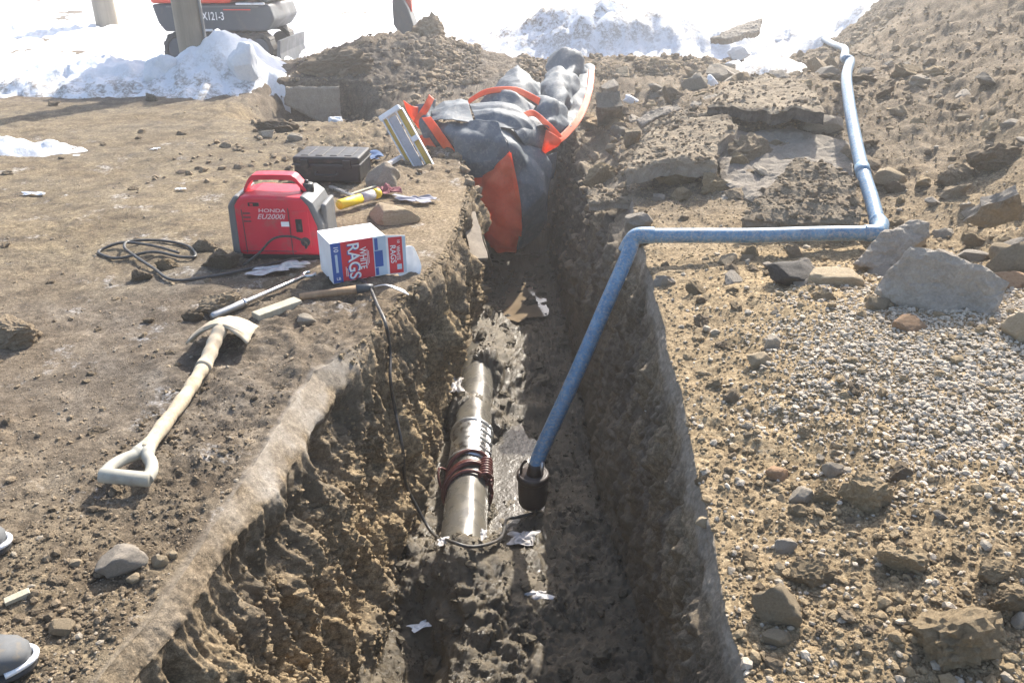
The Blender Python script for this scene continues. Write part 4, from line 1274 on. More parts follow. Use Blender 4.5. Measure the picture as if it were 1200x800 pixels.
crumple_px("rag", "dirty_cloth", 612, 634, 34, 14, "frayed white rag on the mud between the pipe end and the pump", "rag", 1, lift=0.02)
crumple_px("paper_scrap", "dirty_cloth", 519, 641, 11, 8, "small white scrap at the left of the near pipe end", "scrap", 2, lift=0.03)
crumple_px("paper_scrap", "dirty_cloth", 567, 634, 8, 10, "small white scrap at the right of the near pipe end", "scrap", 3, lift=0.04)
crumple_px("rag", "dirty_cloth", 535, 462, 13, 17, "white rag tucked against the far end of the pipe", "rag", 4, lift=0.06)
crumple_px("plastic_scrap", "film", 627, 699, 40, 9, "shiny strip of clear plastic lying on the trench floor", "plastic scrap", 5, lift=0.015)
crumple_px("paper_scrap", "cloth", 495, 741, 22, 8, "folded white paper in the hole at the foot of the left wall", "paper", 6, lift=0.04, rz=0.6)
crumple_px("plastic_wrap", "film", 330, 318, 62, 16, "crumpled clear plastic wrap in front of the generator", "plastic wrap", 7, rz=0.3)
crumple_px("paper_scrap", "cloth", 760, 487, 7, 16, "white scrap stuck on the shaded right trench wall", "scrap", 8, lift=0.0)
crumple_px("paper_scrap", "cloth", 42, 229, 24, 7, "white scrap on the bare ground far left", "scrap", 9)
crumple_px("paper_scrap", "cloth", 212, 224, 10, 4, "tiny white scrap on the bare ground near the generator", "scrap", 10)
crumple_px("paper_scrap", "cloth", 181, 177, 8, 5, "small white scrap on the ground right of the snow patch", "scrap", 14)
crumple_px("cloth", "blue_cloth", 432, 190, 34, 17, "blue cloth lying behind the black case", "cloth", 11, lift=0.02)
crumple_px("glove", "pink_cloth", 457, 229, 24, 18, "dark red work glove behind the flat pale rock", "glove", 12, lift=0.02)
crumple_px("glove", "grey_cloth", 489, 238, 42, 12, "grey and black work glove lying flat on the trench lip", "glove", 13, lift=0.02, rz=-0.15)

# ------------------------------------------------------------------ tarpaulin
def cmr(p0, p1, p2, p3, t):
    return 0.5 * ((2 * p1) + (p2 - p0) * t + (2 * p0 - 5 * p1 + 4 * p2 - p3) * t * t + (3 * p1 - p0 - 3 * p2 + p3) * t ** 3)

def patch(name, material, rows, parent, root, res=20, wr=0.02, seed=0, thick=0.006, freq=3.6):
    """smooth cloth patch through a net of (u, v, y) points"""
    C = np.array([[list(at_y(*q)) for q in row] for row in rows])
    def interp(C, ax, n):
        m = C.shape[ax]
        out = []
        for i in range(m - 1):
            g = lambda k: np.take(C, min(max(k, 0), m - 1), ax)
            for t in np.linspace(0, 1, n, endpoint=False):
                out.append(cmr(g(i - 1), g(i), g(i + 1), g(i + 2), t))
        out.append(np.take(C, m - 1, ax))
        return np.stack(out, ax)
    S = interp(interp(C, 0, res), 1, res)
    du, dv = np.gradient(S, axis=1), np.gradient(S, axis=0)
    N = np.cross(du, dv); N /= np.maximum(np.linalg.norm(N, axis=-1, keepdims=True), 1e-9)
    tri = lambda q: np.abs(q - np.floor(q) - 0.5) * 2
    g_ = np.random.default_rng(seed + 40)
    warp = 0.07 * perlin(S[..., 0] * 3 + seed, S[..., 1] * 3, S[..., 2] * 3)
    w = 0
    for a_, f_ in ((1.0, 0.38), (0.9, 0.62), (0.7, 1.0), (0.45, 1.6)):
        dv_ = g_.normal(size=3); dv_ /= np.linalg.norm(dv_)
        lo_ = sst(-0.25, 0.3, perlin(S[..., 0] * 2.5 + seed * 3 + f_, S[..., 1] * 2.5, S[..., 2] * 2.5))
        w = w + a_ * (0.5 - tri((S @ dv_) * f_ * freq * 0.6 + g_.uniform() + warp * f_)) * (0.6 + 0.4 * lo_)
    w = w * 0.75
    cr = np.zeros(S.shape[:2])
    if res > 8:
        for cell, amp_ in ((0.3, 0.10), (0.13, 0.035)):
            flat_ = S.reshape(-1, 3)
            npt = int(np.clip(len(flat_), 40, 140) if cell > 0.2 else 220)
            fp_ = flat_[g_.choice(len(flat_), min(npt, len(flat_)), replace=False)]
            keep_ = [fp_[0]]
            for q_ in fp_[1:]:
                if min(np.linalg.norm(q_ - k_) for k_ in keep_) > cell * 0.75: keep_.append(q_)
            keep_ = np.array(keep_)
            if len(keep_) < 3: continue
            dd_ = np.sort(np.linalg.norm(flat_[:, None] * (1, 1, 1) - keep_[None], axis=-1), axis=1)
            sg_ = np.where(perlin(flat_[:, 0] * 4 + seed, flat_[:, 1] * 4, flat_[:, 2] * 4) > 0, 1.0, -0.7)
            cr = cr + amp_ * (np.minimum(dd_[:, 1] - dd_[:, 0], cell * 0.6) - cell * 0.3).reshape(S.shape[:2])
    S = S + N * (cr * min(1.0, wr / 0.03))[..., None]
    S = S + N * (w * wr * (3.3 if res > 8 else 2.0))[..., None] - np.array(root)
    nr, nc = S.shape[:2]
    idx = np.arange(nr * nc).reshape(nr, nc)
    f = np.stack([idx[:-1, :-1], idx[:-1, 1:], idx[1:, 1:], idx[1:, :-1]], -1).reshape(-1, 4)
    me = mesh_np(name, S.reshape(-1, 3), f, material, True)
    o = link(name, me, None, parent)
    sd = o.modifiers.new("solid", 'SOLIDIFY'); sd.thickness = thick; sd.offset = 0
    return o

TR = Vector((0.0, 7.3, -1.05))
T_, O_ = M["tarp"], M["orange"]
tp = thing("tarpaulin", "crumpled dark grey insulated tarpaulin with orange hems hanging into the far end of the trench", "tarpaulin", TR)
# inner bulk so that the bundle is solid
v, f = rock_shape(4, 77, 2, 0.12, 0.08)
v = v * np.array([0.52, 0.5, 0.52]) + np.array([-0.2, 0.68, 0.6])
tag(link("folded_core", mesh_np("folded_core", v, f, M["tarp"], True), None, tp), "dark folds inside the bundle")
patch("front_panel", T_, [[(499, 138, 7.25), (525, 140, 7.1), (555, 142, 7.0), (584, 145, 6.95)],
                          [(510, 155, 7.1), (535, 160, 6.9), (562, 163, 6.8), (592, 163, 6.8)],
                          [(525, 180, 7.05), (545, 186, 6.85), (570, 189, 6.78), (599, 182, 6.78)],
                          [(541, 203, 7.0), (555, 208, 6.85), (577, 206, 6.8), (602, 198, 6.8)]], tp, TR, 20, 0.034, 1)
patch("side_panel", T_, [[(580, 143, 7.05), (598, 148, 7.1), (612, 158, 7.2), (622, 168, 7.4)],
                         [(594, 168, 6.8), (612, 174, 6.85), (626, 184, 7.0), (637, 196, 7.3)],
                         [(598, 205, 6.78), (614, 206, 6.78), (630, 212, 6.95), (640, 222, 7.25)],
                         [(603, 245, 6.82), (615, 248, 6.82), (629, 252, 6.95), (637, 255, 7.2)],
                         [(604, 280, 6.95), (610, 285, 6.95), (616, 284, 7.02), (622, 278, 7.15)],
                         [(600, 296, 7.1), (604, 297, 7.1), (608, 295, 7.15), (612, 290, 7.2)]], tp, TR, 20, 0.034, 2)
patch("orange_flap", O_, [[(541, 207, 6.93), (560, 205, 6.82), (580, 194, 6.74), (597, 178, 6.72)],
                          [(545, 228, 6.87), (562, 228, 6.76), (582, 222, 6.7), (603, 212, 6.72)],
                          [(550, 252, 6.87), (566, 255, 6.77), (586, 252, 6.72), (608, 246, 6.76)],
                          [(561, 275, 6.9), (574, 280, 6.83), (590, 280, 6.8), (608, 277, 6.85)],
                          [(572, 294, 7.0), (581, 298, 6.95), (592, 298, 6.94), (603, 294, 6.98)]], tp, TR, 20, 0.04, 3, freq=6)
patch("orange_hem", O_, [[(494, 138, 7.2), (505, 137, 7.15)], [(506, 155, 7.04), (517, 153, 6.99)], [(522, 178, 6.94), (533, 176, 6.9)], [(537, 201, 6.91), (549, 202, 6.84)]], tp, TR, 8, 0.008, 4)
patch("orange_hem", O_, [[(594, 180, 6.72), (599, 179, 6.72)], [(601, 212, 6.69), (606, 212, 6.7)], [(606, 246, 6.72), (611, 246, 6.74)], [(606, 277, 6.82), (611, 277, 6.84)]], tp, TR, 8, 0.006, 5)
patch("left_fold", T_, [[(486, 122, 7.4), (500, 120, 7.35), (512, 116, 7.5)], [(492, 140, 7.3), (502, 142, 7.25), (510, 140, 7.4)],
                        [(500, 165, 7.2), (514, 166, 7.15), (522, 166, 7.3)], [(520, 192, 7.1), (530, 194, 7.08), (538, 196, 7.2)]], tp, TR, 20, 0.02, 6)
patch("orange_corner", O_, [[(472, 118, 7.45), (482, 124, 7.35), (494, 126, 7.4)], [(478, 134, 7.38), (486, 138, 7.3), (495, 142, 7.32)], [(489, 150, 7.3), (494, 153, 7.25), (499, 156, 7.25)]], tp, TR, 8, 0.012, 7)
patch("orange_hem", O_, [[(484, 143, 7.3), (491, 147, 7.27)], [(495, 126, 7.3), (502, 130, 7.27)], [(503, 111, 7.4), (509, 116, 7.38)]], tp, TR, 8, 0.006, 8)
patch("orange_hem", O_, [[(491, 160, 7.22), (500, 156, 7.2)], [(502, 178, 7.1), (512, 174, 7.06)], [(520, 196, 7.0), (531, 192, 6.98)], [(541, 212, 6.94), (550, 207, 6.9)]], tp, TR, 8, 0.01, 9)
patch("pocket_fold", T_, [[(505, 122, 7.5), (520, 119, 7.55), (536, 120, 7.55), (548, 123, 7.5)], [(505, 131, 7.3), (520, 132, 7.25), (537, 133, 7.25), (551, 133, 7.25)],
                          [(504, 141, 7.2), (522, 143, 7.08), (540, 144, 7.02), (556, 145, 7.0)]], tp, TR, 20, 0.03, 10)
patch("hump_panel", T_, [[(549, 122, 7.6), (575, 110, 7.75), (603, 107, 7.8), (630, 121, 7.75)], [(553, 131, 7.4), (578, 122, 7.45), (604, 120, 7.5), (624, 130, 7.5)],
                         [(556, 140, 7.15), (580, 138, 7.15), (602, 138, 7.2), (622, 142, 7.3)], [(560, 148, 7.0), (580, 149, 6.98), (600, 151, 7.0), (618, 156, 7.15)]], tp, TR, 20, 0.035, 11)
patch("orange_hem", O_, [[(547, 124, 7.56), (549, 116, 7.6)], [(560, 116, 7.65), (563, 108, 7.7)], [(580, 110, 7.7), (583, 103, 7.75)], [(603, 109, 7.72), (605, 102, 7.78)], [(618, 115, 7.7), (620, 108, 7.75)], [(631, 123, 7.66), (633, 115, 7.7)]], tp, TR, 8, 0.01, 12)
patch("peak_panel", T_, [[(604, 73, 8.5), (607, 72, 8.5), (610, 74, 8.5)], [(588, 90, 8.25), (607, 86, 8.2), (624, 92, 8.35)], [(570, 106, 8.05), (602, 103, 7.95), (634, 98, 8.2)], [(562, 114, 7.9), (600, 114, 7.8), (633, 121, 7.95)]], tp, TR, 20, 0.03, 13)
patch("middle_fold", T_, [[(597, 147, 7.1), (612, 139, 7.25), (626, 134, 7.4)], [(604, 160, 7.0), (618, 154, 7.12), (636, 148, 7.3)], [(616, 170, 7.1), (628, 168, 7.15), (644, 160, 7.3)], [(630, 184, 7.25), (637, 180, 7.25), (650, 170, 7.3)]], tp, TR, 20, 0.025, 14)
patch("orange_hem", O_, [[(596, 150, 7.03), (594, 143, 7.05)], [(610, 142, 7.16), (608, 135, 7.2)], [(625, 136, 7.3), (625, 129, 7.34)], [(639, 149, 7.22), (645, 145, 7.26)], [(652, 163, 7.22), (659, 160, 7.26)]], tp, TR, 8, 0.008, 15)
patch("orange_corner", O_, [[(640, 152, 7.2), (650, 158, 7.2), (658, 164, 7.22)], [(637, 166, 7.15), (646, 168, 7.14), (655, 170, 7.2)], [(632, 187, 7.2), (638, 181, 7.18), (646, 176, 7.2)]], tp, TR, 8, 0.015, 16)
# rolled length lying up the bank
patch("rolled_end", T_, [[(645, 69, 9.72), (652, 62, 9.6), (664, 59, 9.55), (677, 62, 9.6), (685, 70, 9.72)], [(638, 90, 9.05), (646, 83, 8.9), (659, 80, 8.85), (673, 84, 8.9), (681, 93, 9.05)],
                        [(630, 114, 8.4), (638, 106, 8.22), (651, 104, 8.15), (664, 109, 8.22), (671, 118, 8.4)], [(622, 138, 7.8), (630, 131, 7.65), (642, 129, 7.58), (654, 134, 7.65), (660, 142, 7.8)],
                        [(616, 156, 7.4), (625, 153, 7.28), (636, 152, 7.22), (646, 156, 7.28), (652, 162, 7.4)]], tp, TR, 16, 0.035, 31, freq=6)
patch("side_flap", T_, [[(684, 82, 9.5), (690, 80, 9.5), (695, 82, 9.5)], [(672, 105, 8.7), (682, 106, 8.7), (690, 107, 8.75)], [(656, 132, 8.0), (668, 134, 8.0), (680, 135, 8.05)],
                        [(644, 152, 7.5), (654, 156, 7.5), (666, 154, 7.6)]], tp, TR, 20, 0.03, 17)
patch("orange_hem", O_, [[(690, 78, 9.45), (697, 80, 9.45)], [(687, 106, 8.66), (694, 108, 8.7)], [(676, 135, 7.95), (684, 137, 8.0)], [(660, 154, 7.5), (669, 157, 7.55)], [(650, 162, 7.25), (658, 167, 7.3)]], tp, TR, 8, 0.01, 18)
patch("orange_hem", O_, [[(648, 66, 9.72), (648, 62, 9.74)], [(664, 61, 9.7), (664, 57, 9.72)], [(680, 65, 9.72), (680, 61, 9.74)]], tp, TR, 8, 0.008, 19)
patch("lower_fold", T_, [[(634, 186, 7.25), (642, 182, 7.22), (652, 178, 7.3)], [(634, 198, 7.3), (643, 196, 7.25), (651, 194, 7.35)], [(634, 212, 7.4), (640, 210, 7.35), (647, 208, 7.4)]], tp, TR, 8, 0.02, 20)

# ------------------------------------------------------------------ ladder end leaning out of the trench
lb = at_y(498, 206, 6.55); lt = at_y(458, 134, 6.75)
ax = (lt - lb); L = ax.length
zc = ax.normalized(); yc = (Vector((0, -1, 0)) - zc * Vector((0, -1, 0)).dot(zc)).normalized(); xc = yc.cross(zc)
ld = thing("ladder", "yellow fibreglass ladder end leaning out of the trench left of the tarpaulin", "ladder", lb)
ld.rotation_mode = 'QUATERNION'
ld.rotation_quaternion = Matrix((xc, yc, zc)).transposed().to_quaternion()
if xc.x < 0: sgn = -1
else: sgn = 1
for k, (x0, w) in enumerate(((-0.06, 0.035), (0.085, 0.05))):
    m = MB()
    m.box((sgn * x0, 0.0, L / 2 - 0.3), (w, 0.012, L + 0.58))
    m.build("rail", M["ladder"], ld, bevel=0.003)
    for e in (-1, 1):
        MB().box((sgn * x0 + e * (w / 2 + 0.003), 0.016, L / 2 - 0.3), (0.007, 0.045, L + 0.58)).build("rail_flange", M["white"], ld, bevel=0.002)
MB().box((sgn * 0.0, 0.004, L / 2 - 0.2), (0.07, 0.02, L + 0.35)).build("label_strip", M["label"], ld, bevel=0.003)
MB().box((sgn * 0.0, 0.006, L + 0.008), (0.20, 0.065, 0.045)).build("end_cap", M["white"], ld, bevel=0.01)
MB().box((sgn * 0.085, 0.02, L * 0.52), (0.06, 0.02, 0.045)).build("tag", M["cloth"], ld, bevel=0.004)
for k in range(3):
    MB().tube([(-0.09, -0.02, L * 0.8 - 0.3 * k), (0.11, -0.02, L * 0.8 - 0.3 * k)], 0.014, 10).build("rung", M["dull_steel"], ld, smooth=True)

# ------------------------------------------------------------------ generator
gp = hit(332, 296)
gl = at(278, 304, gp.z); grr = at(393, 297, gp.z)
GW = 0.53
gd = (grr - gl); yaw = math.atan2(gd.y, gd.x)
gen = thing("generator", "red portable inverter generator with a carry handle on the bare ground", "generator", (gl + grr) / 2 + Vector((0, 0.06, 0.0)), (0, 0, -0.03))
gen.scale = (1.04, 1.04, 1.06)
W2, D2, HB = 0.235, 0.14, 0.36
prof = [(-W2 + 0.02, 0.035), (W2 - 0.02, 0.035), (W2, 0.06), (W2 - 0.005, 0.2), (W2 - 0.05, 0.325), (W2 - 0.09, 0.355), (-W2 + 0.1, 0.365), (-W2 + 0.03, 0.35), (-W2 + 0.005, 0.31), (-W2 - 0.005, 0.06)]
MB().prism(prof, -D2, D2).build("casing", M["red"], gen, bevel=0.025)
MB().prism([(-W2 - 0.03, 0.05), (-W2 + 0.012, 0.04), (-W2 + 0.016, 0.31), (-W2 + 0.05, 0.362), (-W2 + 0.02, 0.366), (-W2 - 0.022, 0.31)], -D2 - 0.006, D2 + 0.006).build("end_band", M["grey_plastic"], gen, bevel=0.012)
MB().prism([(W2 - 0.018, 0.04), (W2 + 0.022, 0.05), (W2 + 0.016, 0.21), (W2 - 0.03, 0.33), (W2 - 0.075, 0.365), (W2 - 0.1, 0.362), (W2 - 0.058, 0.31), (W2 - 0.02, 0.2)], -D2 - 0.006, D2 + 0.006).build("end_band", M["grey_plastic"], gen, bevel=0.012)
MB().box((W2 + 0.014, 0, 0.2), (0.03, 0.2, 0.22)).build("exhaust_panel", M["grey_plastic"], gen, bevel=0.012)
MB().box((0, 0, 0.024), (2 * W2 - 0.03, 2 * D2 - 0.02, 0.034)).build("base", M["black"], gen, bevel=0.006)
for sx in (-1, 1):
    for sy in (-1, 1):
        MB().box((sx * (W2 - 0.06), sy * (D2 - 0.04), 0.006), (0.05, 0.05, 0.016)).build("foot", M["rubber"], gen, bevel=0.003)
# handle: loop along the top
hp = spline([(-0.2, 0, 0.335), (-0.185, 0, 0.375), (-0.15, 0, 0.425), (-0.11, 0, 0.437), (0.05, 0, 0.437), (0.09, 0, 0.428), (0.115, 0, 0.4), (0.15, 0, 0.36)], 6)
hb = MB()
vs_, fs_ = [], []
for p in hp:
    for (a_, b_) in ((-1, -1), (1, -1), (1, 1), (-1, 1)):
        vs_.append((p.x, a_ * 0.042, p.z + b_ * 0.014))
for i in range(len(hp) - 1):
    for k in range(4): fs_.append((i * 4 + k, i * 4 + (k + 1) % 4, (i + 1) * 4 + (k + 1) % 4, (i + 1) * 4 + k))
fs_ += [(0, 1, 2, 3), tuple(len(hp) * 4 - 4 + k for k in range(4))]
hb.add(vs_, fs_).build("carry_handle", M["red"], gen, bevel=0.008)
MB().lathe([(0.036, 0.35), (0.038, 0.365), (0.036, 0.395), (0.03, 0.4)], 20, (0.145, 0.0, 0)).build("fuel_cap", M["black"], gen, smooth=True)
MB().lathe([(0.012, 0.4), (0.012, 0.412), (0.006, 0.416)], 12, (0.145, 0.0, 0)).build("vent_knob", M["black"], gen, smooth=True)
FY = -D2 - 0.0015
MB().box((0.125, FY, 0.185), (0.1, 0.006, 0.2)).build("control_panel", M["red"], gen, bevel=0.004)
MB().box((0.12, FY - 0.003, 0.205), (0.036, 0.008, 0.072)).build("starter_slot", M["black"], gen, bevel=0.006)
MB().box((0.122, FY - 0.005, 0.2), (0.014, 0.012, 0.03)).build("starter_grip", M["dark_band"], gen, bevel=0.004)
MB().lathe([(0.024, -0.008), (0.026, 0.0)], 20, (0.145, FY - 0.002, 0.115), 'Y').build("socket", M["dark_band"], gen)
MB().lathe([(0.012, -0.012), (0.012, 0.0)], 14, (0.145, FY - 0.004, 0.115), 'Y').build("plug", M["black"], gen)
MB().box((-0.115, FY, 0.318), (0.06, 0.006, 0.02)).build("gauge_slot", M["black"], gen, bevel=0.003)
MB().box((-0.125, FY - 0.003, 0.318), (0.015, 0.006, 0.012)).build("gauge_mark", M["red"], gen)
MB().box((0.068, FY, 0.17), (0.003, 0.005, 0.26)).build("panel_seam", M["dark_band"], gen)
MB().box((-0.185, FY, 0.17), (0.003, 0.005, 0.24)).build("panel_seam", M["dark_band"], gen)
MB().box((-0.06, FY, 0.06), (0.3, 0.004, 0.003)).build("panel_seam", M["dark_band"], gen)
for k in range(3):
    MB().box((-0.16, FY, 0.27 - 0.022 * k), (0.04, 0.004, 0.006)).build("vent_slat", M["dark_band"], gen)
MB().box((0.045, FY - 0.001, 0.212), (0.045, 0.003, 0.026)).build("sticker", M["white"], gen)
text("HONDA", 0.027, M["faded"], gen, (-0.02, FY - 0.002, 0.285), (R(90), 0, 0), "brand_lettering", width=1.45, shear=0.1)
text("EU2000i", 0.038, M["faded"], gen, (-0.03, FY - 0.002, 0.252), (R(90), 0, 0), "model_lettering", width=1.15, shear=0.35)

# ------------------------------------------------------------------ black case
cp_ = hit(392, 214)
ca, cb_ = at(348, 214, cp_.z), at(424, 218, cp_.z)
case = thing("equipment_case", "black hard plastic equipment case lying shut behind the generator", "case", (ca + cb_) / 2 + Vector((0.0, 0.2, 0.0)), (0, 0, -0.07))
cw_ = 0.5
MB().box((0, 0, 0.075), (cw_, 0.36, 0.13)).build("case_base", M["black"], case, bevel=0.015)
MB().box((0, 0, 0.172), (cw_ + 0.008, 0.368, 0.055)).build("lid", M["black"], case, bevel=0.016)
MB().box((0, 0, 0.142), (cw_ + 0.02, 0.38, 0.012)).build("rim", M["dark_band"], case, bevel=0.003)
for k in range(4):
    MB().box((-0.17 + 0.11 * k, 0.01, 0.2), (0.055, 0.3, 0.008)).build("lid_rib", M["black"], case, bevel=0.003)
for x in (-0.16, 0.16):
    MB().box((x, -0.19, 0.145), (0.06, 0.022, 0.07)).build("latch", M["black"], case, bevel=0.006)
MB().tube(spline([(-0.075, -0.185, 0.085), (-0.07, -0.205, 0.07), (0.07, -0.205, 0.07), (0.075, -0.185, 0.085)]), 0.009, 8).build("handle", M["black"], case, smooth=True)

# ------------------------------------------------------------------ rag box
bz = hit(425, 326).z + 0.012
b0 = at(391, 333, bz); b1 = at(455, 322, bz)
by = math.atan2(b1.y - b0.y, b1.x - b0.x)
BW = (b1 - b0).length; BD, BH = 0.24, 0.225
box = thing("rag_box", "white, red and blue cardboard box of rags at the left trench lip", "box", b0, (0, 0, by + 0.02))
MB().box((BW / 2, BD / 2, BH / 2), (BW, BD, BH)).build("carton", M["white"], box, bevel=0.002)
e = -0.0012
def pane(x0, x1, z0, z1, mat, name, y=e, t=0.0016):
    return MB().box(((x0 + x1) / 2, y, (z0 + z1) / 2), (x1 - x0, t, z1 - z0)).build(name, M[mat], box)
F = BW / 0.32
pane(0.002, 0.058 * F, 0.004, BH - 0.003, "print_blue", "blue_panel")
pane(0.058 * F, 0.245 * F, 0.004, BH - 0.003, "print_red", "red_panel")
pane(0.245 * F, 0.32 * F, 0.004, BH - 0.003, "print_pale", "pale_panel")
pane(0.25 * F, 0.298 * F, 0.055, 0.145, "print_blue", "hand_hole", e - 0.001)
pane(0.25 * F, 0.268 * F, 0.008, 0.05, "print_blue", "small_print", e - 0.001)
pane(0.253 * F, 0.272 * F, 0.15, 0.215, "print_blue", "small_print", e - 0.001)
pane(0.206 * F, 0.209 * F, 0.075, 0.165, "ink_white", "rule_line", e - 0.001)
pane(0.214 * F, 0.217 * F, 0.085, 0.155, "ink_white", "rule_line", e - 0.001)
pane(0.078 * F, 0.081 * F, 0.03, 0.085, "ink_white", "rule_line", e - 0.001)
pane(0.086 * F, 0.089 * F, 0.03, 0.075, "ink_white", "rule_line", e - 0.001)
RY = (R(90), R(90), 0)
text("RAGS", 0.088, M["print_blue"], box, (0.120 * F, e - 0.0016, 0.108), RY, "lettering_shadow", width=0.93)
text("RAGS", 0.088, M["ink_white"], box, (0.126 * F, e - 0.0026, 0.112), RY, "lettering", width=0.93)
text("WHITE", 0.05, M["ink_white"], box, (0.181 * F, e - 0.0022, 0.118), RY, "lettering", width=0.78)
text("10", 0.034, M["ink_white"], box, (0.03 * F, e - 0.0016, 0.19), RY, "lettering")
pane(0.022 * F, 0.036 * F, 0.06, 0.16, "print_pale", "small_print", e - 0.0008)
text("LB", 0.022, M["ink_white"], box, (0.032 * F, e - 0.0016, 0.025), (R(90), 0, 0), "lettering")
# open end flap, level with the front
fl0 = thing("box_flap_root", "x", "x") if False else None
FX = BW
fm = MB()
fm.add([(FX, 0, 0.0), (FX + 0.105, -0.02, -0.004), (FX + 0.105, -0.02, BH - 0.012), (FX, 0, BH - 0.002),
        (FX, 0.003, 0.0), (FX + 0.105, -0.017, -0.004), (FX + 0.105, -0.017, BH - 0.012), (FX, 0.003, BH - 0.002)],
       [(0, 1, 2, 3), (4, 7, 6, 5), (0, 4, 5, 1), (1, 5, 6, 2), (2, 6, 7, 3), (3, 7, 4, 0)])
flap = fm.build("end_flap", M["white"], box)
def flap_pane(t0, t1, z0, z1, mat, name, off=0.0016):
    xa, xb = FX + 0.105 * t0, FX + 0.105 * t1
    ya, yb = -0.02 * t0 - off, -0.02 * t1 - off
    return MB().add([(xa, ya, z0), (xb, yb, z0), (xb, yb, z1), (xa, ya, z1), (xa, ya + 0.001, z0), (xb, yb + 0.001, z0), (xb, yb + 0.001, z1), (xa, ya + 0.001, z1)],
                    [(0, 1, 2, 3), (4, 7, 6, 5), (0, 4, 5, 1), (1, 5, 6, 2), (2, 6, 7, 3), (3, 7, 4, 0)]).build(name, M[mat], flap)
flap_pane(0.12, 0.82, 0.004, BH - 0.016, "print_red", "red_panel")
flap_pane(0.84, 0.98, 0.004, BH - 0.016, "print_pale", "pale_panel")
flap_pane(0.5, 0.74, 0.025, 0.055, "print_pale", "small_print", 0.0028)
rt = Matrix.Rotation(math.atan2(-0.02, 0.105), 3, 'Z') @ Matrix.Rotation(R(90), 3, 'X') @ Matrix.Rotation(R(-90), 3, 'Z')
re_ = rt.to_euler()
text("RAGS", 0.042, M["ink_white"], flap, (FX + 0.034, -0.0095, 0.115), re_, "lettering")
text("WHITE", 0.026, M["ink_white"], flap, (FX + 0.062, -0.0148, 0.118), re_, "lettering")
text("10", 0.02, M["ink_white"], flap, (FX + 0.066, -0.0155, 0.185), re_, "lettering")
# rag pulled out of the box
rb = Vector(box.location) + Matrix.Rotation(by, 3, 'Z') @ Vector((BW + 0.135, 0.03, 0.085))
rg = MB()
rows_ = 10
vs_, fs_ = [], []
for i in range(rows_):
    t = i / (rows_ - 1)
    for k in range(9):
        s = k / 8 - 0.5
        w = 0.12 * (1 - 0.75 * max(0, t - 0.45) / 0.55) * (0.75 + 0.6 * math.sin(min(1, t * 1.4) * math.pi / 2))
        vs_.append((s * w - 0.015 + 0.03 * t, 0.03 * math.sin(s * 5 + t * 2) - 0.05 * t, 0.05 - 0.21 * t - 0.025 * abs(s)))
for i in range(rows_ - 1):
    for k in range(8):
        fs_.append((i * 9 + k, i * 9 + k + 1, (i + 1) * 9 + k + 1, (i + 1) * 9 + k))
me = bpy.data.meshes.new("white_rag"); me.from_pydata(vs_, [], fs_)
o = link("white_rag", me, M["cloth"], None, smooth=True, loc=rb)
o.modifiers.new("solid", 'SOLIDIFY').thickness = 0.004
sb = o.modifiers.new("smooth", 'SUBSURF'); sb.levels = sb.render_levels = 2
tag(o, "clean white rag hanging out of the open end of the rag box", "rag")

# ------------------------------------------------------------------ small tools
def bar_between(a, b, r, n=12): return MB().tube([a, b], r, n)
# long steel wrench
w0, w1 = hit(248, 378), hit(366, 328)
w0 = w0 + Vector((0, 0, 0.03)); w1 = w1 + Vector((0, 0, 0.035))
wr = thing("wrench", "long steel wrench with a ring end lying in front of the generator", "wrench", w0)
ww = w1 - w0
MB().tube([ww * 0.3, ww * 0.31, ww * 0.34, ww * 0.62, ww * 0.93], [0.017, 0.014, 0.013, 0.012, 0.011], 14).build("shaft", M["steel"], wr, smooth=True)
MB().tube([ww * 0.0, ww * 0.02, ww * 0.27, ww * 0.3], [0.014, 0.019, 0.02, 0.018], 14).build("grip_sleeve", M["dull_steel"], wr, smooth=True)
MB().tube([ww * 0.29, ww * 0.315], 0.021, 14).build("collar", M["steel"], wr, smooth=True)
wd = ww.normalized(); ws = wd.cross(Vector((0, 0, 1))).normalized()
ringp = [ww * 0.97 + (wd * math.cos(t) + ws * math.sin(t)) * 0.03 for t in [R(35) + R(290) * k / 20 for k in range(21)]]
MB().tube(ringp, 0.009, 8).build("open_jaw", M["steel"], wr, smooth=True)
# wooden handled trowel/hammer in front of the box
t0, t1 = hit(352, 353) + Vector((0, 0, 0.02)), hit(452, 343) + Vector((0, 0, 0.045))
td = t1 - t0
hm = thing("hand_tool", "wooden handled hand tool with a thin wire end lying in front of the rag box", "hand tool", t0)
MB().tube([td * 0.0, td * 0.05, td * 0.45, td * 0.68], [0.016, 0.018, 0.021, 0.022], 14).build("wooden_handle", M["wood"], hm, smooth=True)
MB().tube([td * 0.67, td * 0.8, td * 0.87], [0.0235, 0.022, 0.016], 14).build("ferrule", M["dark_band"], hm, smooth=True)
for k, s in enumerate((-1, 0, 1)):
    q = td * 0.86
    MB().tube(spline([q, q + Vector((0.07, -0.012 * s, 0.012 + 0.004 * s)), q + Vector((0.15, -0.012 * s, -0.02)), q + Vector((0.185, 0.0, -0.045))]), 0.0035, 6).build("wire_tine", M["steel"], hm, smooth=True)
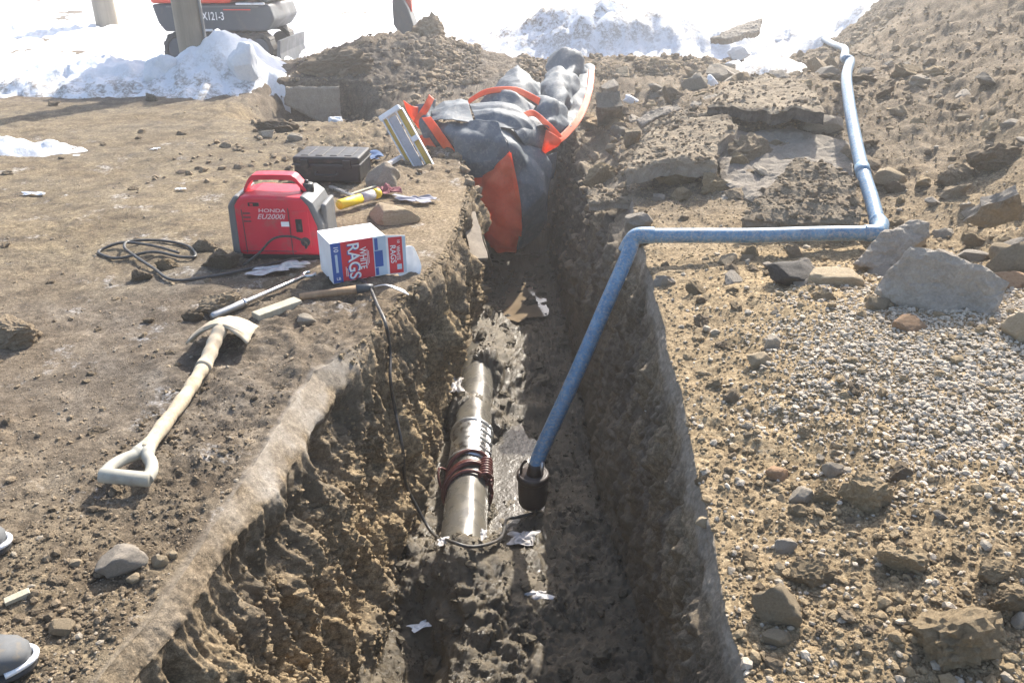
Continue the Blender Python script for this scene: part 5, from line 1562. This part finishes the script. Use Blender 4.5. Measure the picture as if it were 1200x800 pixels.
# scrap wood
def stick(name, label, cat, u0, v0, u1, v1, w, t, mat, lift=0.015, rot=0.0):
    a, b = hit(u0, v0) + Vector((0, 0, lift)), hit(u1, v1) + Vector((0, 0, lift))
    d = b - a
    x = d.normalized(); y = Vector((0, 0, 1)).cross(x).normalized(); z = x.cross(y)
    m = Matrix((x, y, z)).transposed()
    mb = MB()
    vs_, n = [], 8
    for i in range(n + 1):
        s = i / n
        k1 = 1 + 0.18 * mnoise.noise(Vector((s * 4, u0, 0)))
        for (p, q) in ((-1, -1), (1, -1), (1, 1), (-1, 1)):
            vs_.append(Vector((s * d.length, p * w / 2 * k1, q * t / 2)))
    fs_ = []
    for i in range(n):
        for k in range(4): fs_.append((i * 4 + k, i * 4 + (k + 1) % 4, (i + 1) * 4 + (k + 1) % 4, (i + 1) * 4 + k))
    fs_ += [(0, 1, 2, 3), tuple(n * 4 + k for k in range(4))]
    mb.add([m @ p for p in vs_], fs_)
    return tag(mb.build(name, M[mat], bevel=min(w, t) * 0.15, loc=a), label, cat)
stick("wood_scrap", "short scrap of pale wood between the wrench and the pebble", "wood scrap", 300, 374, 351, 357, 0.07, 0.035, "pale_wood")
stick("wood_scrap", "thin pale splinter on the ground between the two boots", "wood scrap", 6, 708, 36, 695, 0.025, 0.012, "pale_wood", 0.008)
stick("steel_rod", "silver rod lying behind the yellow tube", "rod", 388, 222, 418, 235, 0.03, 0.02, "steel", 0.02)
stick("wood_scrap", "pale stick lying between the black case and the red glove", "stick", 412, 232, 440, 222, 0.025, 0.02, "pale_wood", 0.02)
stick("hammer_handle", "white stick pointing up beside the ladder foot", "stick", 452, 200, 478, 186, 0.035, 0.03, "dirty_cloth", 0.05)
stick("plank", "brown broken plank leaning against the far left trench wall", "plank", 548, 262, 566, 318, 0.11, 0.025, "plank", 0.08)
stick("plank", "pale broken plank beside the brown one under the tarpaulin", "plank", 558, 280, 574, 322, 0.06, 0.02, "pale_wood", 0.1)
# yellow tube
y0, y1 = hit(397, 248) + Vector((0, 0, 0.05)), hit(445, 236) + Vector((0, 0, 0.06))
yd = y1 - y0
yt = thing("sealant_tube", "yellow tube with a printed label lying behind the rag box", "tube", y0)
MB().tube([yd * 0, yd * 0.02, yd * 0.55], [0.03, 0.034, 0.034], 18).build("tube_body", M["yellow"], yt, smooth=True)
MB().tube([yd * 0.53, yd * 0.85], [0.0352, 0.0352], 18).build("printed_label", M["label"], yt, smooth=True)
MB().tube([yd * 0.84, yd * 0.97, yd * 1.0], [0.036, 0.036, 0.028], 18).build("cap", M["yellow"], yt, smooth=True)

# ------------------------------------------------------------------ cables
def cable(name, label, pts, r=0.0075, mat="cable"):
    sp_ = spline(pts, 10)
    o = MB().tube([p - sp_[0] for p in sp_], r, 8).build(name, M[mat], smooth=True, loc=sp_[0])
    return tag(o, label, "cable")
def wpt(u, v, l=0.05):
    p = hit(u, v)
    return p + (cam.location - p).normalized() * l
def gpt(u, v, l=0.012): return hit(u, v) + Vector((0, 0, l))
Mg = Matrix.Translation(gen.location) @ Matrix.Rotation(-0.03, 4, 'Z') @ Matrix.Diagonal((1.04, 1.04, 1.06, 1))
plug = Mg @ Vector((0.145, -D2 - 0.02, 0.115))
cable("power_cable", "black power cable looped on the ground left of the generator",
      [gpt(378, 304), gpt(352, 306, .02), gpt(300, 316), gpt(250, 326), gpt(205, 330), gpt(180, 318, .02), gpt(158, 305, .03), gpt(147, 297, .04), gpt(156, 288, .03), gpt(190, 285), gpt(220, 290),
       gpt(229, 303), gpt(212, 305, .02), gpt(180, 300, .03), gpt(140, 305), gpt(118, 300), gpt(120, 294), gpt(146, 290, .03), gpt(180, 296, .04), gpt(212, 302, .03)], 0.0085)
cable("power_cable", "thin black cable arching from the generator socket to the ground",
      [plug, plug + Vector((0.012, -0.03, -0.02)), at_y(358, 284, plug.y - 0.06), at_y(340, 277, plug.y - 0.07), at_y(320, 280, plug.y - 0.08), at_y(304, 296, plug.y - 0.07), gpt(286, 312)], 0.0065)
pw_top = Vector((pl.x + 0.02, pl.y - 0.08, pl.z + 0.02))
cable("pump_cable", "dark cable hanging from the rag box down the left wall and across to the pump",
      [gpt(384, 329, .02), gpt(410, 329, .02), gpt(430, 338, .03)] + [wpt(u, v) for u, v in ((441, 356), (452, 380), (458, 412), (459, 445), (463, 480), (472, 525), (477, 565), (490, 595), (507, 624))]
      + [gpt(527, 643, .05), gpt(556, 649, .05), gpt(586, 638, .04), gpt(594, 618, .05), gpt(606, 612, .03), gpt(624, 606, .03), pw_top], 0.0085)

# ------------------------------------------------------------------ D-handle spade
s_h = at(178, 545, 0.03); s_b = at(262, 398, 0.05)
s_h = at(170, 535, 0.03)
sv = s_b - s_h
Ls = sv.length
spd = thing("spade", "mud caked spade with a D handle lying on the ground beside the trench", "spade", s_h, (0, 0, math.atan2(sv.y, sv.x)))
pts = spline([(0.0, 0, 0.02), (0.2 * Ls, 0, 0.016), (0.45 * Ls, 0, 0.012), (0.62 * Ls, 0, 0.02), (0.75 * Ls, 0, 0.03), (0.88 * Ls, 0.0, 0.06), (0.97 * Ls, -0.01, 0.09)], 8)
k62 = int(len(pts) * 0.62)
MB().tube(pts[:k62 + 1], [0.0265 + 0.002 * math.sin(i) + 0.0012 * math.sin(i * 2.7) for i in range(k62 + 1)], 16).build("shaft", M["mudwood"], spd, smooth=True)
MB().tube(pts[k62 - 1:], [0.030 + 0.002 * math.sin(i * 1.3) for i in range(len(pts) - k62 + 1)], 16).build("socket", M["mudsteel"], spd, smooth=True)
MB().tube([pts[k62 - 2], pts[k62]], 0.0325, 16).build("collar", M["mudsteel"], spd, smooth=True)
# D grip: two arms that spread to a cross bar, standing on edge a little
tilt = 0.25
def dg(x, y, z=0): return Vector((x, y * math.cos(tilt), 0.022 + y * math.sin(tilt) * 0.5 + z))
for s in (-1, 1):
    MB().tube(spline([dg(0.03, 0.004 * s), dg(-0.02, 0.02 * s), dg(-0.06, 0.05 * s), dg(-0.105, 0.068 * s), dg(-0.15, 0.07 * s)]), [0.025] * 8 + [0.021] * 25, 12).build("grip_arm", M["pale_grip"], spd, smooth=True)
MB().tube([dg(-0.15, -0.083), dg(-0.15, -0.08), dg(-0.15, 0.08), dg(-0.15, 0.083)], [0.018, 0.025, 0.025, 0.018], 16).build("grip_bar", M["pale_grip"], spd, smooth=True)
# blade: broad curved plate seen from its shoulders, dished, its edge turned down
vs_, fs_ = [], []
nu, nv = 24, 14
for i in range(nu + 1):
    y = (i / nu - 0.5)
    for k in range(nv + 1):
        t = k / nv
        width = 0.27 * (1 - 0.25 * t ** 2.2)
        x = 0.95 * Ls + 0.012 + 0.23 * t - 0.09 * abs(y) * 2 * (1 - t) * 0.6
        z = 0.108 - 0.26 * y * y * (1 - 0.3 * t) - 0.02 * t - 0.055 * t * t + 0.012 * math.sin(t * 3)
        z += 0.004 * mnoise.noise(Vector((x * 30, y * 9, 1)))
        vs_.append((x, y * width, z))
for i in range(nu):
    for k in range(nv):
        a_ = i * (nv + 1) + k
        fs_.append((a_, a_ + 1, a_ + nv + 2, a_ + nv + 1))
me = bpy.data.meshes.new("blade"); me.from_pydata(vs_, [], fs_)
bl = link("blade", me, M["mudsteel"], spd, smooth=True)
bl.modifiers.new("solid", 'SOLIDIFY').thickness = 0.007
MB().tube(spline([(0.95 * Ls + 0.0, -0.13, 0.036), (0.95 * Ls + 0.008, -0.07, 0.084), (0.95 * Ls + 0.012, 0, 0.107), (0.95 * Ls + 0.008, 0.07, 0.084), (0.95 * Ls + 0.0, 0.13, 0.036)]), 0.011, 8).build("tread", M["mudsteel"], spd, smooth=True)

# ------------------------------------------------------------------ boots at the left edge
def boot(label, toe, ang):
    b = thing("boot", label, "boot", toe, (0, 0, ang))     # local +x points to the toe, origin under the toe
    def loft(secs, name, mat, n=20):
        vs_, fs_ = [], []
        for (x, w, z0, z1) in secs:
            for k in range(n):
                a_ = 2 * math.pi * k / n
                c_, s_ = math.cos(a_), math.sin(a_)
                ex = 0.75
                vs_.append((x, w * math.copysign(abs(c_) ** ex, c_), (z0 + z1) / 2 + (z1 - z0) / 2 * math.copysign(abs(s_) ** ex, s_)))
        for i in range(len(secs) - 1):
            for k in range(n):
                fs_.append((i * n + k, i * n + (k + 1) % n, (i + 1) * n + (k + 1) % n, (i + 1) * n + k))
        fs_ += [tuple(range(n)), tuple((len(secs) - 1) * n + k for k in range(n))]
        return MB().add(vs_, fs_).build(name, M[mat], b, smooth=True)
    loft([(-0.002, 0.012, 0.03, 0.05), (-0.008, 0.03, 0.022, 0.062), (-0.03, 0.046, 0.018, 0.078), (-0.07, 0.054, 0.016, 0.09), (-0.13, 0.052, 0.016, 0.105), (-0.18, 0.045, 0.016, 0.14), (-0.21, 0.044, 0.016, 0.19), (-0.30, 0.035, 0.02, 0.12), (-0.315, 0.02, 0.03, 0.09)], "upper", "boot")
    loft([(0.006, 0.014, 0.002, 0.024), (-0.004, 0.036, 0.0, 0.026), (-0.03, 0.052, 0.0, 0.026), (-0.08, 0.06, 0.0, 0.026), (-0.16, 0.05, 0.0, 0.028), (-0.24, 0.044, 0.0, 0.03), (-0.31, 0.04, 0.0, 0.03), (-0.325, 0.02, 0.0, 0.028)], "sole", "rubber")
    MB().lathe([(0.052, 0.1), (0.056, 0.16), (0.06, 0.24), (0.066, 0.33), (0.068, 0.34), (0.062, 0.34), (0.055, 0.3)], 24, (-0.245, 0, 0)).build("shaft", M["boot"], b, smooth=True)
    MB().tube(spline([(-0.075, -0.054, 0.04), (-0.07, -0.045, 0.075), (-0.062, 0.0, 0.09), (-0.07, 0.045, 0.075), (-0.075, 0.054, 0.04)]), 0.0035, 6).build("toe_cap_seam", M["rubber"], b, smooth=True)
    # snow stuck along the welt
    pts_ = [(0.008 - 0.06 * (abs(t) ** 2.2), 0.052 * t if abs(t) < 1 else 0.052 * t, 0.03) for t in [k / 10 - 1 for k in range(21)]]
    MB().tube(spline(pts_, 2), 0.008, 6).build("snow_rim", M["snow"], b, smooth=True)
    return b
boot("grey rubber boot toe with snow on its welt at the bottom left corner", hit(42, 778) + Vector((0, 0, 0.004)), 0.35)
boot("grey boot toe with snow on its welt at the left edge above the near boot", hit(11, 643) + Vector((0, 0, 0.004)), 0.25)

# ------------------------------------------------------------------ poles
def pole(u0, u1, v, d, label):
    t = (v - 400) / FPX
    p = Vector((((u0 + u1) / 2 - 600) / FPX * d, d * (CP - t * SP), CAM_H - d * (SP + t * CP)))
    r = (u1 - u0) / 2 / FPX * d
    b = thing("utility_pole", label, "pole", (p.x, p.y, p.z - 0.7))
    n, seg = 28, 60
    vs_, fs_ = [], []
    for i in range(seg + 1):
        z = 8.7 * (i / seg) ** 1.5
        for k in range(n):
            a_ = 2 * math.pi * k / n
            rr_ = r * (1 - 0.03 * z) * (1 + 0.03 * mnoise.noise(Vector((math.cos(a_) * 3, math.sin(a_) * 3, z * 0.4))) + 0.02 * mnoise.noise(Vector((math.cos(a_) * 9, math.sin(a_) * 9, z * 0.2))))
            vs_.append((rr_ * math.cos(a_), rr_ * math.sin(a_), z))
    for i in range(seg):
        for k in range(n):
            fs_.append((i * n + k, i * n + (k + 1) % n, (i + 1) * n + (k + 1) % n, (i + 1) * n + k))
    fs_.append(tuple(seg * n + k for k in range(n)))
    MB().add(vs_, fs_).build("pole_shaft", M["pole"], b, smooth=True)
    return b
pp = pole(209, 243, 52, 10.2, "thick grey wooden pole standing in the snow in front of the excavator")
g0 = Vector((0.19, -0.1, 0.55))
MB().box((0.19, -0.06, 1.3), (0.03, 0.05, 2.2)).build("guard_strip", M["grey_plastic"], pp, bevel=0.006)
pole(110, 135, 13, 18.0, "distant wooden pole base in the snow at the far left")

# ------------------------------------------------------------------ excavator
ex_p = at(277, 73, 0.04)
EXS = 1.0
ex = thing("excavator", "compact orange and charcoal excavator standing in the snow behind the pole", "excavator", (ex_p.x, ex_p.y, ex_p.z), (0, 0, 0.0))
ex.scale = (0.77, 0.9, 1.0)
def track(y):
    L2, r_ = 0.78, 0.24
    outl = []
    for k in range(13): a_ = R(90) + R(180) * k / 12; outl.append((-L2 + r_ * math.cos(a_), r_ + r_ * math.sin(a_)))
    for k in range(13): a_ = R(-90) + R(180) * k / 12; outl.append((L2 + r_ * math.cos(a_), r_ + r_ * math.sin(a_)))
    inner = [(x * 0.94, (z - r_) * 0.82 + r_) for x, z in outl]
    n = len(outl)
    m = MB()
    vs_ = [(x, y - 0.15, z) for x, z in outl] + [(x, y + 0.15, z) for x, z in outl] + [(x, y - 0.15, z) for x, z in inner] + [(x, y + 0.15, z) for x, z in inner]
    fs_ = []
    for i in range(n):
        j = (i + 1) % n
        fs_ += [(i, j, n + j, n + i), (2 * n + j, 2 * n + i, 3 * n + i, 3 * n + j), (j, i, 2 * n + i, 2 * n + j), (n + i, n + j, 3 * n + j, 3 * n + i)]
    tr = m.add(vs_, fs_).build("track", M["rubber"], ex)
    N = 34
    per = 4 * L2 + 2 * math.pi * r_
    lug = None
    for k in range(N):
        s = per * k / N
        if s < 2 * L2: p, nn = (-L2 + s, 2 * r_), 90
        elif s < 2 * L2 + math.pi * r_: a_ = 90 - (s - 2 * L2) / r_ * 57.3; p, nn = (L2 + r_ * math.cos(R(a_)), r_ + r_ * math.sin(R(a_))), a_
        elif s < 4 * L2 + math.pi * r_: p, nn = (L2 - (s - 2 * L2 - math.pi * r_), 0.0), -90
        else: a_ = -90 - (s - 4 * L2 - math.pi * r_) / r_ * 57.3; p, nn = (-L2 + r_ * math.cos(R(a_)), r_ + r_ * math.sin(R(a_))), a_
        if lug is None:
            lug = MB().box((0, 0, 0), (0.03, 0.3, 0.05)).build("track_lug", M["rubber"], tr)
            o = lug
        else:
            o = lug.copy(); col.objects.link(o); o.parent = tr
        o.location = (p[0], y, p[1]); o.rotation_euler = (0, R(-nn), 0)
    for x, rr_ in ((-L2, 0.17), (L2, 0.17), (-0.4, 0.09), (-0.13, 0.09), (0.13, 0.09), (0.4, 0.09)):
        MB().lathe([(rr_, -0.06), (rr_, 0.06)], 20, (x, y - 0.08, r_ if rr_ > 0.1 else 0.14), 'Y').build("roller", M["machine"], tr, bevel=0.01)
    MB().box((0, y, r_), (1.3, 0.12, 0.16)).build("track_frame", M["machine"], tr, bevel=0.02)
track(-0.62); track(0.62)
MB().box((0, 0, 0.36), (0.9, 0.95, 0.14)).build("carbody", M["machine"], ex, bevel=0.02)
MB().lathe([(0.36, 0.42), (0.36, 0.5)], 28).build("slew_ring", M["machine"], ex)
blade_p = [(1.1, 0.02), (1.2, 0.0), (1.16, 0.2), (1.2, 0.38), (1.14, 0.38), (1.1, 0.2)]
MB().prism(blade_p, -0.82, 0.82).build("dozer_blade", M["machine"], ex)
for y in (-0.35, 0.35):
    MB().box((0.9, y, 0.2), (0.5, 0.07, 0.1)).build("blade_arm", M["machine"], ex, bevel=0.01)
hull = [(-1.05, 0.62), (-0.95, 0.5), (0.95, 0.5), (1.12, 0.66), (1.05, 0.86), (-1.12, 0.86)]
MB().prism(hull, -0.78, 0.78).build("lower_skirt", M["machine"], ex, bevel=0.04)
hood = [(-1.14, 0.87), (-0.1, 0.87), (0.35, 0.87), (0.35, 1.1), (-0.2, 1.35), (-0.9, 1.4), (-1.12, 1.2)]
MB().prism(hood, -0.77, 0.77).build("engine_hood", M["red_metal"], ex, bevel=0.05)
MB().box((0.0, -0.776, 0.83), (1.7, 0.014, 0.02)).build("trim_stripe", M["grey_plastic"], ex)
MB().box((0.45, -0.785, 0.79), (0.5, 0.01, 0.014)).build("trim_stripe", M["red_metal"], ex)
MB().prism([(0.1, 1.12), (0.95, 0.87), (1.0, 0.9), (0.95, 2.3), (-0.15, 2.35), (-0.2, 1.4)], -0.72, 0.15).build("cab", M["machine"], ex, bevel=0.04)
for y in (-0.727, 0.157):
    MB().prism([(0.2, 1.25), (0.82, 1.1), (0.85, 2.15), (-0.02, 2.2), (-0.05, 1.5)], y - 0.004, y + 0.004).build("cab_window", M["film"], ex)
MB().prism([(0.40, 0.872), (1.0, 0.872), (0.98, 1.0), (0.40, 1.05)], 0.17, 0.74).build("side_box", M["red_metal"], ex, bevel=0.03)
text("KX121-3", 0.15, M["ink_white"], ex, (-0.05, -0.784, 0.70), (R(90), 0, 0), "model_lettering", 0.002, width=0.9)
for x in (-0.3, 0.12):
    text("A", 0.13, M["ink_white"], ex, (x, -0.774, 1.0), (R(90), 0, 0), "hood_lettering", 0.002)
# snow lodged on the machine
for k, (x, w) in enumerate(((0.62, 0.35), (0.85, 0.25), (-0.2, 0.3))):
    MB().box((x, -0.79, 0.868 if k < 2 else 0.52), (w, 0.05, 0.03)).build("snow_clump", M["snow"], ex, bevel=0.012)
# boom, arm and bucket working towards the mound
bk = at_y(478, 14, 13.25)
def loc_(p):
    q = Vector(p) - Vector(ex.location)
    return Vector((q.x / 0.77, q.y / 0.9, q.z))
bl_ = loc_(bk)
boom = [(1.05, 0.95), (1.2, 1.7), (1.55, 2.5), (2.15, 2.95)]
def beam(pts, w, h0, h1, name, mat):
    m = MB(); vs_, fs_ = [], []
    n = len(pts)
    for i, (x, z) in enumerate(pts):
        a_ = Vector(pts[max(i - 1, 0)]); b_ = Vector(pts[min(i + 1, n - 1)])
        d_ = (b_ - a_).normalized(); nn = Vector((-d_.y, d_.x)); h = h0 + (h1 - h0) * i / (n - 1)
        for (s, yy) in ((-1, -w), (-1, w), (1, w), (1, -w)):
            vs_.append((x + nn.x * s * h / 2, yy / 2 + bl_.y * 0, z + nn.y * s * h / 2))
    for i in range(n - 1):
        for k in range(4): fs_.append((i * 4 + k, i * 4 + (k + 1) % 4, (i + 1) * 4 + (k + 1) % 4, (i + 1) * 4 + k))
    fs_ += [(0, 1, 2, 3), tuple(4 * n - 4 + k for k in range(4))]
    return m.add(vs_, fs_).build(name, M[mat], ex, bevel=0.015)
beam(boom, 0.2, 0.3, 0.24, "boom", "red_metal")
arm = [(2.1, 3.05), (2.3, 2.5), (bl_.x + 0.06, bl_.z + 0.45), (bl_.x + 0.08, bl_.z + 0.02)]
beam(arm, 0.17, 0.26, 0.13, "arm", "red_metal")
beam([(1.95, 2.95), (2.15, 2.2), (bl_.x - 0.16, bl_.z + 0.5)], 0.09, 0.09, 0.07, "bucket_cylinder", "machine")
bpz = bl_.z - 0.02
bp_ = [(bl_.x + 0.1, bpz + 0.1), (bl_.x - 0.12, bpz + 0.42), (bl_.x - 0.2, bpz + 0.2), (bl_.x - 0.2, bpz - 0.12), (bl_.x - 0.05, bpz - 0.3), (bl_.x + 0.25, bpz - 0.35), (bl_.x + 0.18, bpz - 0.1)]
bu = MB().prism(bp_, -0.28, 0.28).build("bucket", M["machine"], ex, bevel=0.02)
for k in range(4):
    MB().box((bl_.x + 0.3, -0.21 + 0.14 * k, bpz - 0.36), (0.14, 0.06, 0.03)).build("bucket_tooth", M["dull_steel"], bu, bevel=0.005)

# ------------------------------------------------------------------ haze
hz = MB().box((0, 30, 1.2), (90, 76, 8.4))
t = bpy.data.materials.new("haze_air"); t.use_nodes = True
nn_ = t.node_tree.nodes; nn_.clear()
vo = nn_.new("ShaderNodeVolumePrincipled"); oo = nn_.new("ShaderNodeOutputMaterial")
vo.inputs["Color"].default_value = (0.93, 0.94, 0.96, 1)
vo.inputs["Density"].default_value = 0.0074
vo.inputs["Anisotropy"].default_value = 0.72
t.node_tree.links.new(vo.outputs[0], oo.inputs["Volume"])
hzo = hz.build("haze", t)
tag(hzo, "thin bright haze over the work site", kind="stuff")
